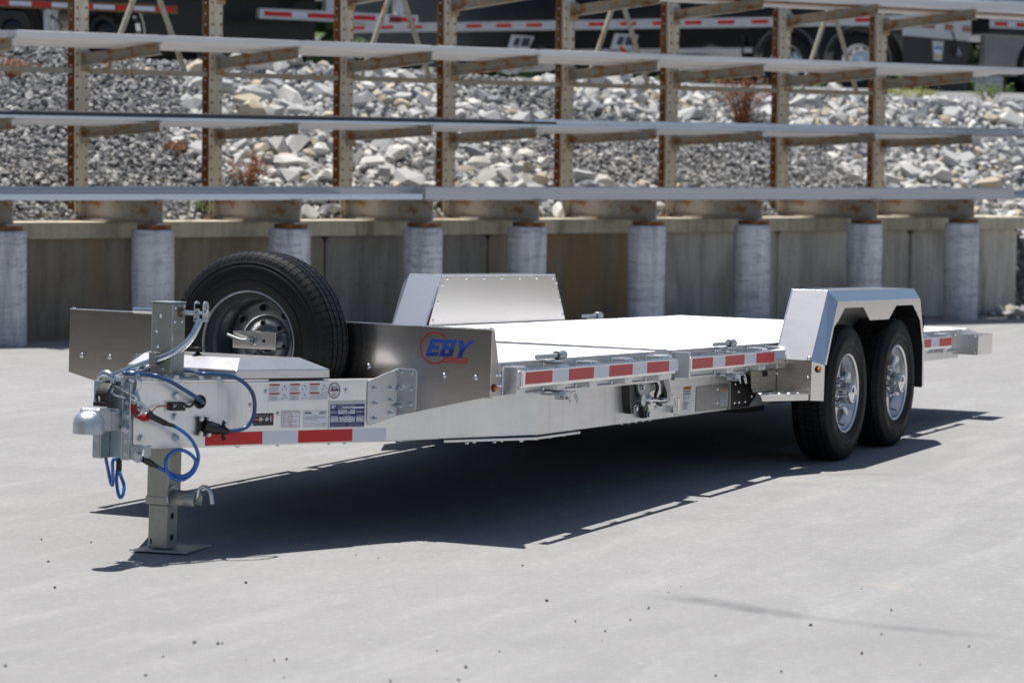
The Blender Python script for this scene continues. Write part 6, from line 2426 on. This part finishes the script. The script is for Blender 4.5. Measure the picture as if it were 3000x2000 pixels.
    bk.prism([(3.965, .640), (4.135, .635), (4.145, .606), (4.225, .606), (4.225, .632), (4.362, .632), (4.362, .528), (4.01, .528), (3.985, .555)], a, b, FY)
    bk.build('step_back_plate', M['alu_panel'], F)
    MB().box(4.14, 4.23, *sorted((s_ * 1.00, s_ * 1.045)), .606, .636).build('slot', M['darkvoid'], F)
fender(-1)
fender(1)

# --- tail
def tail():
    for s_ in (-1, 1):
        F = lambda u, v, w: (u, s_ * w, v)
        a, b = sorted((.985, 1.006))
        mb = MB()
        mb.prism([(7.25, .626), (7.58, .626), (7.42, .585), (7.25, .59)], *sorted((s_ * .95, s_ * .958)), FY)
        mb.build('tail_gusset', M['alu_mill'], TR)
        # box on the tail corner, seen end on
        x0 = 7.905
        p = MB().box(x0, x0 + .004, *sorted((s_ * 1.004, s_ * 1.172)), .617, .745)
        p.box(x0 + .0042, x0 + .34, *sorted((s_ * 1.168, s_ * 1.172)), .617, .745)
        p.box(x0 + .0042, x0 + .34, *sorted((s_ * 1.004, s_ * 1.1675)), .741, .745)
        p.box(x0 + .336, x0 + .34, *sorted((s_ * 1.004, s_ * 1.1675)), .617, .7405)
        po = p.build('lamp_box', M['alu_sheet'], TR, .0015)
        for (y, z) in ((1.022, .733), (1.15, .733), (1.022, .630), (1.15, .630)):
            put(RIVET_S, (x0 - .0002, s_ * y, z), (-1, 0, 0), po)
        for z in (.733, .630):
            put(RIVET_S, (x0 + .05, s_ * 1.1722, z), (0, s_, 0), po)
        MB().prism([(8.15, .7712), (8.58, .735), (8.58, .730), (8.15, .766)], *sorted((s_ * .60, s_ * .99)), FY).build('ramp_flap', M['alu_bright'], TR)
    MB().box(8.33, 8.40, -.98, .98, .66, .735).build('rear_sill', M['alu_mill'], TR, .003)
tail()
# lettering becomes plain meshes
bpy.context.view_layer.update()
dg = bpy.context.evaluated_depsgraph_get()
for o, name, parent, mtx in TEXTS:
    me = bpy.data.meshes.new_from_object(o.evaluated_get(dg))
    me.name = name
    n = obj(name, me, parent, 0, mtx)
for o, name, parent, mtx in TEXTS:
    bpy.data.objects.remove(o)
bpy.context.view_layer.update()
for o in bpy.data.objects:
    if o.name.split('.')[0] in ('bolt_hole', 'white_print', 'black_print', 'small_print', 'print', 'fields', 'years', 'border', 'weld_bead', 'cast_lettering', 'seal_print', 'channel_hole', 'leaves', 'stems', 'stencil_mark', 'sidewall_ribs', 'handle_clip'):
        o['kind'] = 'stuff'
